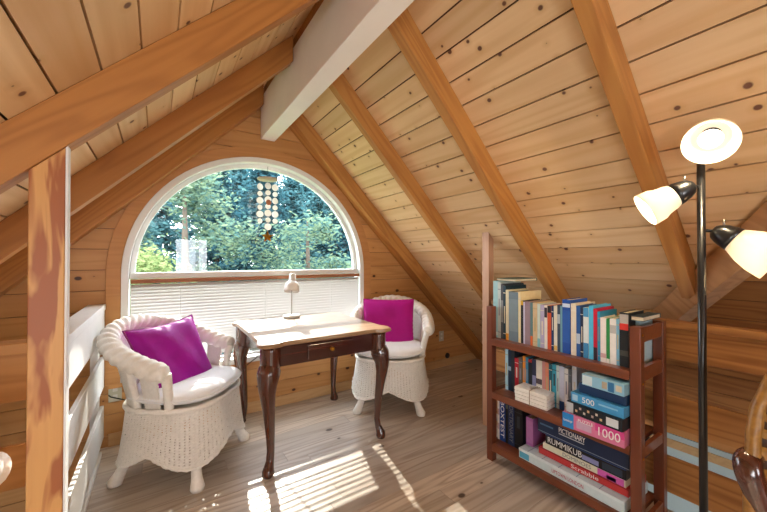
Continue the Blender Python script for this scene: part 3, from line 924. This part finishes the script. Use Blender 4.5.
TOP = [
 ('9cc6ca', 'tall pale aqua book at the left end of the top shelf', .205, [(.04,.1,'d8e4dc')]),
 ('bcc8c2', 'tall grey-green book next to the aqua one at the left end of the top shelf', .205, []),
 ('4a4c50', 'tall charcoal book third from the left on the top shelf', .21, [(.3,.7,'8a8c8e')]),
 ('1d3a46', 'dark teal book fourth from the left on the top shelf', .21, []),
 ('d8cfae', 'narrow cream book with a yellow foot left of the thick grey book', .2, [(.0,.13,'d8952c')]),
 ('6c7e88', 'thick slate grey book with pale spine lettering on the top shelf', .2, [(.2,.85,'7b8c93')]),
 ('e2cfa0', 'tall cream book just right of the thick grey book on the top shelf', .21, []),
 ('20242c', 'slim black book with a yellow top right of the tall cream one', .17, [(.9,1,'dcae2a')]),
 ('c8c4d8', 'very slim pale lavender book beside the slim black one', .16, []),
 ('8c7680', 'mauve brown book near the left third of the top shelf', .17, [(.1,.9,'957e86')]),
 ('5f7f80', 'slim teal grey book with an orange foot on the top shelf', .16, [(.0,.22,'d8682a')]),
 ('cfb58c', 'tan book right of the one with the orange foot', .17, []),
 ('c4d3c6', 'slim pale green book between the tan and lavender books', .16, [(.0,.2,'7fb4b8')]),
 ('b0a8c4', 'lavender book near the middle left of the top shelf', .16, []),
 ('e2dcd0', 'white book with a dark cap beside the red-orange one', .16, [(.72,.95,'3a3038')]),
 ('cf5630', 'red-orange book with a black top on the top shelf', .16, [(.84,1,'1c1a20')]),
 ('1e3560', 'slim navy book right of the red-orange one', .16, []),
 ('dcd6c4', 'off-white book between the two slim dark blue ones', .16, [(.02,.12,'d8b060')]),
 ('3c4c60', 'slate blue book left of the tall royal blue one', .16, [(.6,.8,'b8c4cc')]),
 ('6fa0b0', 'very slim light teal book touching the tall royal blue one', .16, []),
 ('1f4fa0', 'tall royal blue book in the middle of the top shelf', .18, [(.2,.8,'2a5cae'),(.86,.93,'c8d8ec')]),
 ('e0d6c0', 'cream book with an olive cover edge right of the royal blue one', .2, []),
 ('2a5a9c', 'medium blue book with a white lower spot on the top shelf', .17, [(.25,.45,'b8c8d8')]),
 ('1c2c48', 'slim midnight blue book right of the medium blue one', .17, []),
 ('d6e0e0', 'white book with blue blocks on the right half of the top shelf', .16, [(.0,.3,'3c86b8'),(.82,1,'4a94c4')]),
 ('4ab4dc', 'bright sky blue book left of the crimson one', .19, [(.1,.9,'54bce0')]),
 ('c01e3c', 'crimson red book on the right half of the top shelf', .18, [(.0,.25,'2a2430')]),
 ('2a8cb4', 'slim blue-green book right of the crimson one', .18, []),
 ('e6e0da', 'short white book left of the green-spined one', .15, [(.1,.2,'d0a8a8')]),
 ('2f8c4c', 'short green-spined book between the short white books', .15, [(.0,.1,'e8e8e0')]),
 ('e4e2de', 'short white book with dark letters right of the green one', .15, [(.68,.86,'b8b8b8')]),
 ('78b0cc', 'slim short pale blue book left of the black one with a red band', .15, []),
 ('1c2226', 'black book with a red band and grey top at the top shelf right end', .17, [(.68,.8,'d23a34'),(.8,.97,'a8a4a0'),(.2,.3,'4a4a44')]),
]
for (y0, y1, h_), (col, lab, dep, bands) in zip(Y, TOP):
    ttl = None
    if col == '1f4fa0': ttl = None
    book(1.768, y0, y1, .758, h_, dep, col, lab, GT, bands)
book(1.84, .6565, .6395, .758, .213, .15, 'b8d4dc', 'pale blue book glimpsed through the right side of the bookcase top', GT)
def flat_book(cx, cy, z0, wx, wy, t__, col, label, rz=0, group=GT):
    root = empty('book', (cx, cy, z0), label, 'book', group, rz)
    c_ = MB(); hx, hy = wx/2, wy/2
    c_.box(-hx, hx, -hy, hy, 0, .002); c_.box(-hx, hx, -hy, hy, t__-.002, t__); c_.box(hx-.002, hx, -hy, hy, .002, t__-.002)
    c_.build('cover', bmat(col), root)
    p_ = MB(); p_.box(-hx+.003, hx-.002, -hy+.003, hy-.003, .002, t__-.002); p_.build('pages', PAPER, root)
    return root
flat_book(1.90, 1.320, 1.1125, .22, .14, .016, '1d5a48', 'dark green book lying flat across the tallest books at the left end')
flat_book(1.885, .631, .9725, .20, .05, .02, '16323c', 'black-covered book with cream pages lying flat at the right end of the top shelf')

Ym = [(1.35,1.329,.253),(1.329,1.307,.251),(1.307,1.282,.256),(1.282,1.255,.214),(1.255,1.231,.226),(1.228,1.208,.238),(1.208,1.191,.236),(1.191,1.166,.23),(1.166,1.141,.236),(1.141,1.104,.238),(1.104,1.086,.239),(1.086,1.065,.238),(1.065,1.045,.232),(1.045,1.022,.238),(1.022,1.006,.237),(1.006,.978,.237),(.978,.957,.233),(.957,.939,.233),(.937,.912,.277)]
MID = [
 ('a8ccd8', 'pale blue book at the left end of the middle shelf', []),
 ('20344c', 'navy book second from the left on the middle shelf', [(.5,.6,'9ab0c0')]),
 ('2a3440', 'dark slate book third from the left on the middle shelf', []),
 ('c02838', 'red-spined book with a dark blue cover on the middle shelf', []),
 ('6a6660', 'grey-brown book between the red and orange spines', []),
 ('e0902a', 'orange-spined book on the middle shelf', []),
 ('3a88b0', 'slim sky blue book right of the orange spine', []),
 ('20262c', 'black book with a small red top mark on the middle shelf', [(.92,1,'c03838')]),
 ('262c48', 'dark indigo book left of the ivory one above the bundle', [(.3,.6,'8a8cb0')]),
 ('d8d2c4', 'ivory book with a dark emblem above the white bundle', [(.42,.55,'4a4048')]),
 ('c88a84', 'dusty pink book right of the ivory one', [(.0,.2,'8a2030')]),
 ('d8886a', 'salmon coloured book on the middle shelf', []),
 ('23606e', 'dark teal book on the middle shelf left of the turquoise one', []),
 ('3a9cb4', 'turquoise book above the right end of the white bundle', []),
 ('bcd2cc', 'slim pale mint book right of the turquoise one', []),
 ('c6cad8', 'pale lavender book with a blue foot on the middle shelf', [(.0,.2,'2c5ca0')]),
 ('dcd8d0', 'off-white book right of the one with a blue foot', []),
 ('686e74', 'grey book left of the tall white one beside the game stack', []),
 ('d6dce2', 'tall white book touching the stack of puzzle boxes', []),
]
for (y0, y1, h_), (col, lab, bands) in zip(Ym, MID):
    book(1.822, y0, y1, .432, h_-.002, .17, col, lab, GM, bands)

# bundle of paperbacks tied with string
bd = empty('paperback_bundle', (1.785, 1.125, .4325), 'white bundle of old paperbacks tied with twine on the middle shelf', 'bundle', rz=math.radians(4))
PW_ = plain('aged_white_paper', 'efeae0', .8, .2, var=.08, nscale=60)
for k in range(4):
    m = MB(); jx, jy = rnd.uniform(-.003, .003), rnd.uniform(-.003, .003)
    m.box(-.055+jx, .055+jx, -.095+jy, .095+jy, k*.0205, k*.0205+.0195); m.build('paperback', PW_, bd, bevel=.004)
tw = MB(); tw.tube([(-.0605, 0, .0), (-.0605, 0, .083), (0, .004, .0835), (.0605, 0, .083), (.0605, 0, .0)], .0018, 6)
tw.tube([(0, 0, .0845), (-.02, .02, .090), (-.035, .008, .086), (-.01, -.004, .0855), (.01, -.02, .088), (.03, -.012, .0855)], .0015, 6)
tw.build('twine', plain('twine', '8a7454', .9), bd)

# games and puzzles (boxes): front-left corner, yaw
def game(name, label, cat, fx, fy, yaw, L, D, z0, h_, cols, group, deco=None):
    """front-left corner (fx, fy); box runs L towards -y and D towards +x"""
    root = empty(name, (fx, fy, z0), label, cat, group, rz=yaw)
    lid = MB(); lid.box(0, D, -L, 0, .0005, h_-.0006); lid.build('box', bmat(cols[0], .35), root, bevel=.0015)
    for (u0, u1, w0, w1, col) in (deco or {}).get('panels', ()):
        p_ = MB(); p_.box(-.0008, -.0001, -L*u1, -L*u0, h_*w0, h_*w1); p_.build('printed_panel', bmat(col, .35), root)
    for (u0, u1, d0, d1, col) in (deco or {}).get('tops', ()):
        p_ = MB(); p_.box(D*d0, D*d1, -L*u1, -L*u0, h_-.0005, h_-.0001); p_.build('printed_top', bmat(col, .35), root)
    for (tx, uc, wc, tw_, th_, mm) in (deco or {}).get('texts', ()):
        # text x -> -y, text y -> +z, normal -> -x
        Rm = Matrix(((0, 0, -1, 0), (-1, 0, 0, 0), (0, 1, 0, 0), (0, 0, 0, 1)))
        text_obj('lettering', tx, .02, mm, root, Matrix.Translation((-.0012, -L*uc, h_*wc)) @ Rm, .0003, L*tw_, h_*th_)
    return root
GG = 'games on the bottom shelf'; GPZ = 'jigsaw boxes on the middle shelf'
game('board_game_box', 'white and pale blue game box at the bottom of the lowest stack', 'game', 1.735, 1.195, 0, .53, .26, .1105, .055, ('cfe0e2',), GG,
     {'panels': [(.0, 1, .75, 1, 'dce8ea'), (.01, .12, .1, .7, '5fb0d0')], 'tops': [(u, u+.004, 0, 1, '3f6a86') for u in (.1, .26, .43, .6, .8)],
      'texts': [('UPTOWN LONDON', .52, .42, .3, .34, INKR)]})
game('board_game_box', 'red board game box with white script in the lowest stack', 'game', 1.778, 1.10, 0, .435, .2, .166, .038, ('c03a3a',), GG,
     {'panels': [(0, 1, .85, 1, '8c2024')], 'texts': [('Scrabble', .56, .45, .3, .5, INKW)]})
game('board_game_box', 'thin cream game box with grey lettering and a pink end', 'game', 1.778, 1.075, 0, .40, .2, .2045, .034, ('dedcc4',), GG,
     {'panels': [(.7, .98, .05, .95, 'd060b0'), (.8, .9, .1, .6, '6a70c0')], 'texts': [('DOMINOES', .45, .5, .35, .55, INKG)]})
game('board_game_box', 'black tile game box with big white capitals in the lowest stack', 'game', 1.775, 1.058, 0, .385, .21, .239, .052, ('15181e',), GG,
     {'panels': [(.0, 1, .92, 1, '1f4a8c'), (.5, .7, .15, .6, '8c90c0'), (.74, .96, .15, .75, '2c3848')], 'texts': [('RUMMIKUB', .265, .48, .46, .58, INKW)]})
game('board_game_box', 'large navy drawing game box on top of the lowest stack', 'game', 1.768, 1.098, 0, .44, .24, .2915, .088, ('1b2c4a',), GG,
     {'panels': [(0, 1, .08, .12, '7a8aa0'), (.27, .56, .38, .43, 'c8ccd4'), (.03, .2, .5, .6, '4a6a8c')], 'texts': [('PICTIONARY', .42, .62, .3, .3, INKW)]})
game('jigsaw_box', 'pink jigsaw box marked 1000 with a blue end, jutting from the middle shelf', 'puzzle', 1.655, .898, math.radians(4), .259, .16, .4325, .07, ('d87ba0',), GPZ,
     {'panels': [(.0, .2, .0, 1, '2f8cd4'), (.56, 1, .5, 1, 'd84a90'), (.25, .5, .2, .7, 'c8a8c0')], 'texts': [('1000', .76, .5, .33, .55, INKW), ('Ravensburger', .1, .5, .16, .22, INKW), ('PUZZLE', .4, .75, .25, .2, INKW)]})
game('jigsaw_box', 'black jigsaw box dotted with pale butterflies above the pink one', 'puzzle', 1.668, .886, math.radians(-2), .243, .22, .5035, .053, ('1d242c',), GPZ,
     {'panels': [(0, .14, .05, .95, 'b8bcc0'), (.74, .94, .18, .85, 'd4d8da')]+[(.18+.075*k, .22+.075*k, .3+.3*(k % 2), .5+.3*(k % 2), ('d8b890', 'c0a8a0', 'd4ccc0')[k % 3]) for k in range(7)]})
game('jigsaw_box', 'light blue jigsaw box marked 500 on the middle shelf', 'puzzle', 1.678, .868, math.radians(-1), .226, .2, .5575, .047, ('4a9cd0',), GPZ,
     {'panels': [(.03, .14, .2, .8, 'a8d0e8'), (.55, .9, .55, .7, '8cc4e4')], 'texts': [('500', .35, .5, .24, .55, INKW)]})
game('jigsaw_box', 'plain navy box under the topmost puzzle box', 'puzzle', 1.70, .842, 0, .20, .2, .6055, .046, ('1c3a60',), GPZ)
game('jigsaw_box', 'pale blue floral puzzle box on the very top of the middle stack', 'puzzle', 1.684, .82, math.radians(-2), .178, .19, .6525, .052, ('8ec0d8',), GPZ,
     {'panels': [(.02, .26, .1, .9, 'cfe0e4'), (.5, .62, .2, .8, 'b8a890'), (.64, .78, .1, .9, '3c78a8'), (.82, .95, .3, .8, 'd0c8b0')],
      'tops': [(.0, .5, 0, .5, 'a4ccdc'), (.55, .9, .1, .9, '5f94b4')]})
# upright volumes on the bottom shelf
book(1.80, 1.392, 1.377, .11, .255, .17, 'd8cfc4', 'pale-edged slim box standing at the left end of the bottom shelf', GB, [(.25,.4,'b89a9a'),(.6,.75,'b0908c')])
book(1.80, 1.377, 1.335, .11, .262, .17, '1d3f86', 'navy boxed volume with big white vertical letters on the bottom shelf', GB, (), 0, ('BOXTEST', .86, INKW))
book(1.80, 1.333, 1.314, .11, .25, .17, '14181c', 'black book between the two lettered navy volumes', GB, [(.85, .95, '5a6058')])
book(1.80, 1.314, 1.272, .11, .252, .17, '26355c', 'dark navy volume with grey vertical letters on the bottom shelf', GB, (), 0, ('DICTIONARY', .86, INKG))
book(1.80, 1.270, 1.215, .11, .25, .17, '16161c', 'thick black volume left of the purple book on the bottom shelf', GB)
book(1.80, 1.192, 1.147, .166, .16, .16, 'a0609c', 'purple book standing beside the lowest game stack', GB, [(.1,.9,'ae70a6')])
bpy.data.objects[bpy.data.objects[-1].name]

# ------------------------------------------------------------------ floor lamp
FX, FY = 1.660, .384
fl_ = empty('floor_lamp', (FX, FY, 0), 'black three-headed floor lamp with lit white glass shades', 'lamp')
m = MB(); m.lathe([(0, .0005), (.135, .0005), (.14, .008), (.135, .018), (.05, .03), (.022, .05), (.0165, .07)], None, 40); m.build('base', M['black'], fl_, smooth=True)
m = MB(); m.tube([(0, 0, .03), (0, 0, 1.61)], .0122, 20); m.build('pole', M['black'], fl_, smooth=True)
def dirmat(loc, d_, roll=0):
    q_ = Vector(d_).normalized().to_track_quat('Z', 'Y'); return Matrix.Translation(loc) @ q_.to_matrix().to_4x4() @ Matrix.Rotation(roll, 4, 'Z')
def head(joint, neck, d_, L, r0, r1):
    """joint on the pole, neck = where the cap starts, d_ = direction the shade opens"""
    a = MB(); a.tube([joint, (Vector(joint)+Vector(neck))/2, neck], .006, 10); a.build('arm', M['black'], fl_, smooth=True)
    Mh = dirmat(neck, d_)
    c_ = MB(); c_.lathe([(0, -.012), (.016, -.010), (.028, .0), (.036, .018), (.042, .042), (.0435, .058), (.040, .058)], Mh, 28); cap = c_.build('socket_cap', M['black'], fl_, smooth=True)
    k_ = MB(); kk = Mh @ Vector((0, .034, .0)); k_.tube([Mh @ Vector((0, .026, .006)), Mh @ Vector((0, .045, -.006))], [.003, .004], 8); k_.build('switch', M['steel'], cap, smooth=True)
    s__ = MB(); s__.lathe([(.040, .056), (.047, .072), (r0*.93, .10), (r1*.95, L*.75), (r1, L*.95), (r1, L)], Mh, 36)
    o_ = s__.build('shade', M['shade'], fl_, smooth=True, solid=.003)
    b_ = MB(); b_.lathe([(0, .06), (.014, .065), (.016, .08), (.024, .10), (.026, .115), (.018, .13), (0, .136)], Mh, 20); b_.build('bulb', M['bulb'], fl_, smooth=True)
    return Mh
def W(p): return (p[0]-FX, p[1]-FY, p[2])
heads = []
heads.append(head((0, 0, 1.515), W((1.628, .405, 1.516)), (-.45, .77, -.52), .158, .056, .064))
heads.append(head((0, 0, 1.355), W((1.700, .353, 1.352)), (.08, -.80, -.58), .185, .064, .074))
# top bowl: opens towards the room and down
toc = Vector((-.945, -.22, -.245)); rgt = Vector((.832, -.555, 0)); upv = toc.cross(rgt).normalized()
if upv.z < 0: upv = -upv
ndir = (toc*math.cos(math.radians(20))+(rgt*.1-upv*.99)*math.sin(math.radians(20))).normalized()
bc_ = Vector((-.030, -.034, 1.686))
a = MB(); a.tube([(0, 0, 1.60), (.012, .004, 1.65), bc_-ndir*.045], .008, 12); a.build('arm', M['black'], fl_, smooth=True)
Mh = dirmat(bc_, ndir)
c_ = MB(); c_.lathe([(0, -.055), (.016, -.052), (.028, -.04), (.034, -.02), (.036, -.004)], Mh, 24); c_.build('socket_cap', M['black'], fl_, smooth=True)
s__ = MB(); s__.lathe([(.030, -.006), (.048, .004), (.064, .022), (.073, .045), (.076, .064)], Mh, 40); s__.build('shade', M['shade'], fl_, smooth=True, solid=.003)
b_ = MB(); b_.lathe([(0, -.005), (.016, .0), (.028, .012), (.034, .028), (.03, .044), (.014, .053), (0, .055)], Mh, 24); b_.build('bulb', M['bulb'], fl_, smooth=True)

# ------------------------------------------------------------------ brown rattan armchair at the right edge
ra = empty('rattan_armchair', (1.30, -.05, 0), 'brown rattan armchair with a dark scrolled wooden arm at the right edge', 'chair')
def Lr(p): return Vector((p[0]-1.30, p[1]+.05, p[2]))
t = NT('rattan_weave'); tc = t.n('ShaderNodeTexCoord')
wv = t.n('ShaderNodeTexNoise'); wv.inputs['Scale'].default_value = 60; t.l(tc.outputs['Object'], wv.inputs['Vector'])
t.bsdf(t.mix(wv.outputs[0], lin('5e3a16'), lin('b8863c')), .4, .5); M['rattan'] = t.m
M['rattan_dark'] = plain('dark_rattan', '3a2412', .5, .4)
bkc = Vector((1.47, -.04, .70))
def rb(u, v):
    a = (u-.5)*2*math.radians(104)
    r_ = v
    sn, cs = math.sin(a), math.cos(a)
    yy = .295*math.copysign(abs(sn)**.6, sn)*r_; zz_ = .43*math.copysign(abs(cs)**.6, cs)*r_
    xx = 1.50-.20*(abs(yy)/.295)**2+.10*max(0, zz_)+.03
    w_ = .006*math.sin(u*PI*2*38)*(1 if v > .02 else 0)
    return Lr((xx-.005+w_, -.083+yy, .62+zz_))
m = MB(); m.grid(rb, 368, 24)
m.mi = [1 if math.sin((q_//24+.5)/368*PI*2*38) < -.35 else 0 for q_ in range(len(m.f))]
m.build('backrest', [M['rattan'], M['rattan_dark']], ra, smooth=True, solid=.006)
m = MB(); m.tube([rb(k/60, 1) for k in range(61)], .016, 12, mod=lambda a, s__: 1+.12*math.sin(s__*300+a)); m.build('back_rim', M['rattan'], ra, smooth=True)
for sg, yy in ((1, .232), (-1, -.40)):
    pth = [(1.49, yy-.03*sg, .66), (1.42, yy-.01*sg, .682), (1.36, yy, .70), (1.318, yy+.004*sg, .708), (1.296, yy+.004*sg, .70), (1.292, yy, .675), (1.304, yy-.012*sg, .63), (1.322, yy-.028*sg, .57), (1.330, yy-.038*sg, .51), (1.325, yy-.042*sg, .46), (1.31, yy-.044*sg, .42)]
    pth = [(p_[0]+.025, p_[1]-.018*sg, p_[2]) for p_ in pth]
    m = MB(); m.tube([Lr(p_) for p_ in pth], [.018, .023, .027, .030, .031, .031, .030, .029, .028, .026, .024], 16); m.build('arm', M['mahog'], ra, smooth=True, subsurf=1)
m = MB(); m.box(1.30-1.30, 1.64-1.30, -.35+.05, .17+.05, .40, .44); m.build('seat', M['rattan'], ra, bevel=.01)
for (xx, yy) in ((1.32, .15), (1.32, -.33), (1.61, .15), (1.61, -.33)):
    m = MB(); m.tube([Lr((xx, yy, .40)), Lr((xx, yy, .2)), Lr((xx, yy, .0005))], [.024, .02, .016], 12); m.build('leg', M['mahog'], ra, smooth=True)

# ------------------------------------------------------------------ outside: ground and trees
gm = plain('meadow', '5d7a4a', .9, .1, var=.2, nscale=2)
g = MB(); g.box(-60, 60, 3.4, 90, -3.2, -3.0); struct(g.build('ground', gm), 'grassy ground outside the window', 'ground')
def leaf_mat(name, c1_, c2_):
    t = NT(name); geo = t.n('ShaderNodeNewGeometry')
    c_ = t.mix(geo.outputs['Random Per Island'], lin(c1_), lin(c2_))
    d_ = t.n('ShaderNodeBsdfDiffuse'); t.l(c_, d_.inputs[0]); tl = t.n('ShaderNodeBsdfTranslucent'); t.l(c_, tl.inputs[0])
    mx = t.n('ShaderNodeMixShader'); mx.inputs[0].default_value = .45
    t.l(d_.outputs[0], mx.inputs[1]); t.l(tl.outputs[0], mx.inputs[2]); t.l(mx.outputs[0], t.out.inputs[0]); return t.m
LM = {'teal': leaf_mat('conifer_needles', '2c5158', '54797c'), 'green': leaf_mat('broad_leaves', '3e5f5e', '76896a'), 'yellow': leaf_mat('sunlit_leaves', '5f7448', '909a68'),
      'dark': leaf_mat('dark_needles', '244650', '43686e')}
bark = plain('bark', '5c5248', .9, .1, var=.2, nscale=6)
def tree(label, x_, y_, h_, r_, kind, n_, conifer=True, leaf=.12, zb=-3.0):
    root = empty('conifer_tree' if conifer else 'leafy_tree', (x_, y_, zb), label, 'tree', 'trees beyond the window')
    tr = MB(); tr.tube([(0, 0, 0), (.05, .02, h_*.5), (0, 0, h_*.96)], [.16, .11, .02], 10); tr.build('trunk', bark, root, smooth=True)
    n_ = int(n_*2.2); leaf *= .66
    f = MB(); R_ = random.Random(int(x_*100+y_*7))
    cl = []
    if conifer:
        for k in range(70):
            zf = .12+.86*k/70; ang = k*2.4; rr = r_*(1-zf)**.75*R_.uniform(.7, 1.1)
            cl.append((ang, zf*h_, rr))
        for k in range(n_):
            ang, zz_, rr = cl[R_.randrange(len(cl))]
            s__ = R_.random()**.6
            px, py = math.cos(ang)*rr*s__, math.sin(ang)*rr*s__
            pz = zz_-.25*rr*s__+R_.gauss(0, .12); px += R_.gauss(0, .14); py += R_.gauss(0, .14)
            leafq(f, R_, px, py, pz, leaf)
    else:
        for k in range(34):
            a = R_.uniform(0, 2*PI); zf = R_.uniform(.3, .97); rr = r_*math.sin(PI*min(1, (zf-.2)/.8))**.7*R_.uniform(.35, 1)
            cl.append((math.cos(a)*rr, math.sin(a)*rr, zf*h_, R_.uniform(.35, .7)*r_*.42))
        for k in range(n_):
            cx, cy, cz, cr = cl[R_.randrange(len(cl))]
            leafq(f, R_, cx+R_.gauss(0, cr*.6), cy+R_.gauss(0, cr*.6), cz+R_.gauss(0, cr*.5), leaf)
    f.build('foliage', LM[kind], root)
def leafq(f, R_, x_, y_, z_, s__):
    a, b_ = R_.uniform(0, 2*PI), R_.uniform(-1, 1)
    u = Vector((math.cos(a), math.sin(a), b_*.7)).normalized(); w_ = u.cross(Vector((R_.uniform(-1, 1), R_.uniform(-1, 1), R_.uniform(-1, 1)))).normalized()
    s1 = s__*R_.uniform(.6, 1.3); p0 = Vector((x_, y_, z_)); b0 = len(f.v)
    for q_ in (p0-u*s1, p0+w_*s1*.38, p0+u*s1, p0-w_*s1*.38): f.v.append(tuple(q_))
    f.face((b0, b0+1, b0+2, b0+3))
tree('yellow-green bush nearest the lower left of the window', -.55, 7.6, 4.75, 1.25, 'yellow', 4200, False, .085)
tree('tall teal conifer filling the left part of the window', -.9, 10.5, 7.3, 2.2, 'teal', 7000, True, .15)
tree('light green leafy tree left of centre in the window', .5, 9.2, 6.6, 1.7, 'green', 5200, False, .11)
tree('dark conifer straight behind the wind chime', 3.35, 13.2, 8.8, 2.3, 'dark', 9000, True, .16)
tree('teal conifer right of the wind chime', 5.0, 11.5, 7.0, 2.0, 'teal', 7000, True, .15)
tree('pale green leafy tree low in the right half of the window', 3.3, 8.6, 5.5, 1.5, 'green', 4800, False, .10)
tree('dark conifer at the right edge of the window', 5.6, 10.8, 6.1, 1.9, 'dark', 7000, True, .15)
tree('distant teal conifer far behind the others at the left', -.2, 18.5, 9.0, 3.2, 'teal', 6000, True, .24)
tree('distant dark conifer far behind the others at the right', 7.2, 18.0, 9.2, 3.2, 'dark', 6000, True, .24)
tree('distant teal conifer showing between the chime and the right edge', 5.4, 16.0, 8.4, 2.6, 'teal', 6000, True, .2)
tree('distant dark conifer left of the chime, behind the leafy tree', 2.0, 15.5, 8.6, 2.6, 'dark', 6000, True, .2)
tree('distant teal conifer far behind the chime', 3.6, 19.0, 9.6, 3.4, 'teal', 6000, True, .24)

# ------------------------------------------------------------------ light
world = bpy.data.worlds.new('World'); bpy.context.scene.world = world; world.use_nodes = True
nt = world.node_tree; nt.nodes.clear()
wo = nt.nodes.new('ShaderNodeOutputWorld'); bg = nt.nodes.new('ShaderNodeBackground')
bg.inputs[0].default_value = (.88, .92, 1.0, 1); bg.inputs[1].default_value = 7
nt.links.new(bg.outputs[0], wo.inputs[0])
sun = bpy.data.lights.new('sun', 'SUN'); sun.energy = 9.0; sun.angle = math.radians(.6); sun.color = (1, .93, .82)
so = bpy.data.objects.new('sun', sun); C.objects.link(so)
el, azm = math.radians(27), math.radians(11)
dv = Vector((-math.sin(azm)*math.cos(el), -math.cos(azm)*math.cos(el), -math.sin(el)))
so.rotation_euler = dv.to_track_quat('-Z', 'Y').to_euler()
def area(name, loc, target, sx, sy, power, col=(1, 1, 1)):
    L = bpy.data.lights.new(name, 'AREA'); L.shape = 'RECTANGLE'; L.size = sx; L.size_y = sy; L.energy = power; L.color = col
    o_ = bpy.data.objects.new(name, L); C.objects.link(o_); o_.location = loc
    o_.rotation_euler = (Vector(target)-Vector(loc)).to_track_quat('-Z', 'Y').to_euler(); return o_
area('daylight_back_window', ((BX0+BX1)/2, -2.96, (BZ0+BZ1)/2), ((BX0+BX1)/2, 3, 1.0), .62, .94, 9, (1, .98, .96))
area('fill_left', (-1.2, -.9, 1.1), (1.7, 1.6, 1.0), 1.8, 1.2, 62, (.92, .965, 1))  # unseen fill lamp added behind left to brighten the room
area('daylight_stair_below', (2.75, .3, -1.6), (3.3, .3, -.5), 1.6, .8, 6, (.9, .97, 1))
area('daylight_left_below', (-1.2, 2.3, -1.8), (-1.2, 2.9, -.3), 1.2, .8, 8, (.9, .97, 1))
def point(name, loc, power, r_=.03, col=(1, .79, .5)):
    L = bpy.data.lights.new(name, 'POINT'); L.energy = power; L.shadow_soft_size = r_; L.color = col
    o_ = bpy.data.objects.new(name, L); C.objects.link(o_); o_.location = loc
for Mx_ in heads:
    p_ = Mx_ @ Vector((0, 0, .143)); point('lamp_bulb_light', (p_.x+FX, p_.y+FY, p_.z), 4.4, .012)
p_ = Mh @ Vector((0, 0, .068)); point('lamp_bulb_light', (p_.x+FX, p_.y+FY, p_.z), 4.4, .012)

# ------------------------------------------------------------------ camera
cam = bpy.data.cameras.new('camera'); co = bpy.data.objects.new('camera', cam); C.objects.link(co)
cam.sensor_width = 36; cam.lens = 338.0/767*36; cam.clip_start = .02; cam.clip_end = 300
co.location = (0, 0, 1.25); co.rotation_euler = (math.radians(90.5), 0, -math.radians(33.71))
sc = bpy.context.scene; sc.camera = co
sc.view_settings.view_transform = 'Standard'; sc.view_settings.look = 'None'; sc.view_settings.gamma = 1
sc.view_settings.use_curve_mapping = False; sc.view_settings.exposure = 0.80
sc.cycles.max_bounces = 10; sc.cycles.diffuse_bounces = 5; sc.cycles.transparent_max_bounces = 16
sc.cycles.sample_clamp_indirect = 6; sc.cycles.use_denoising = True
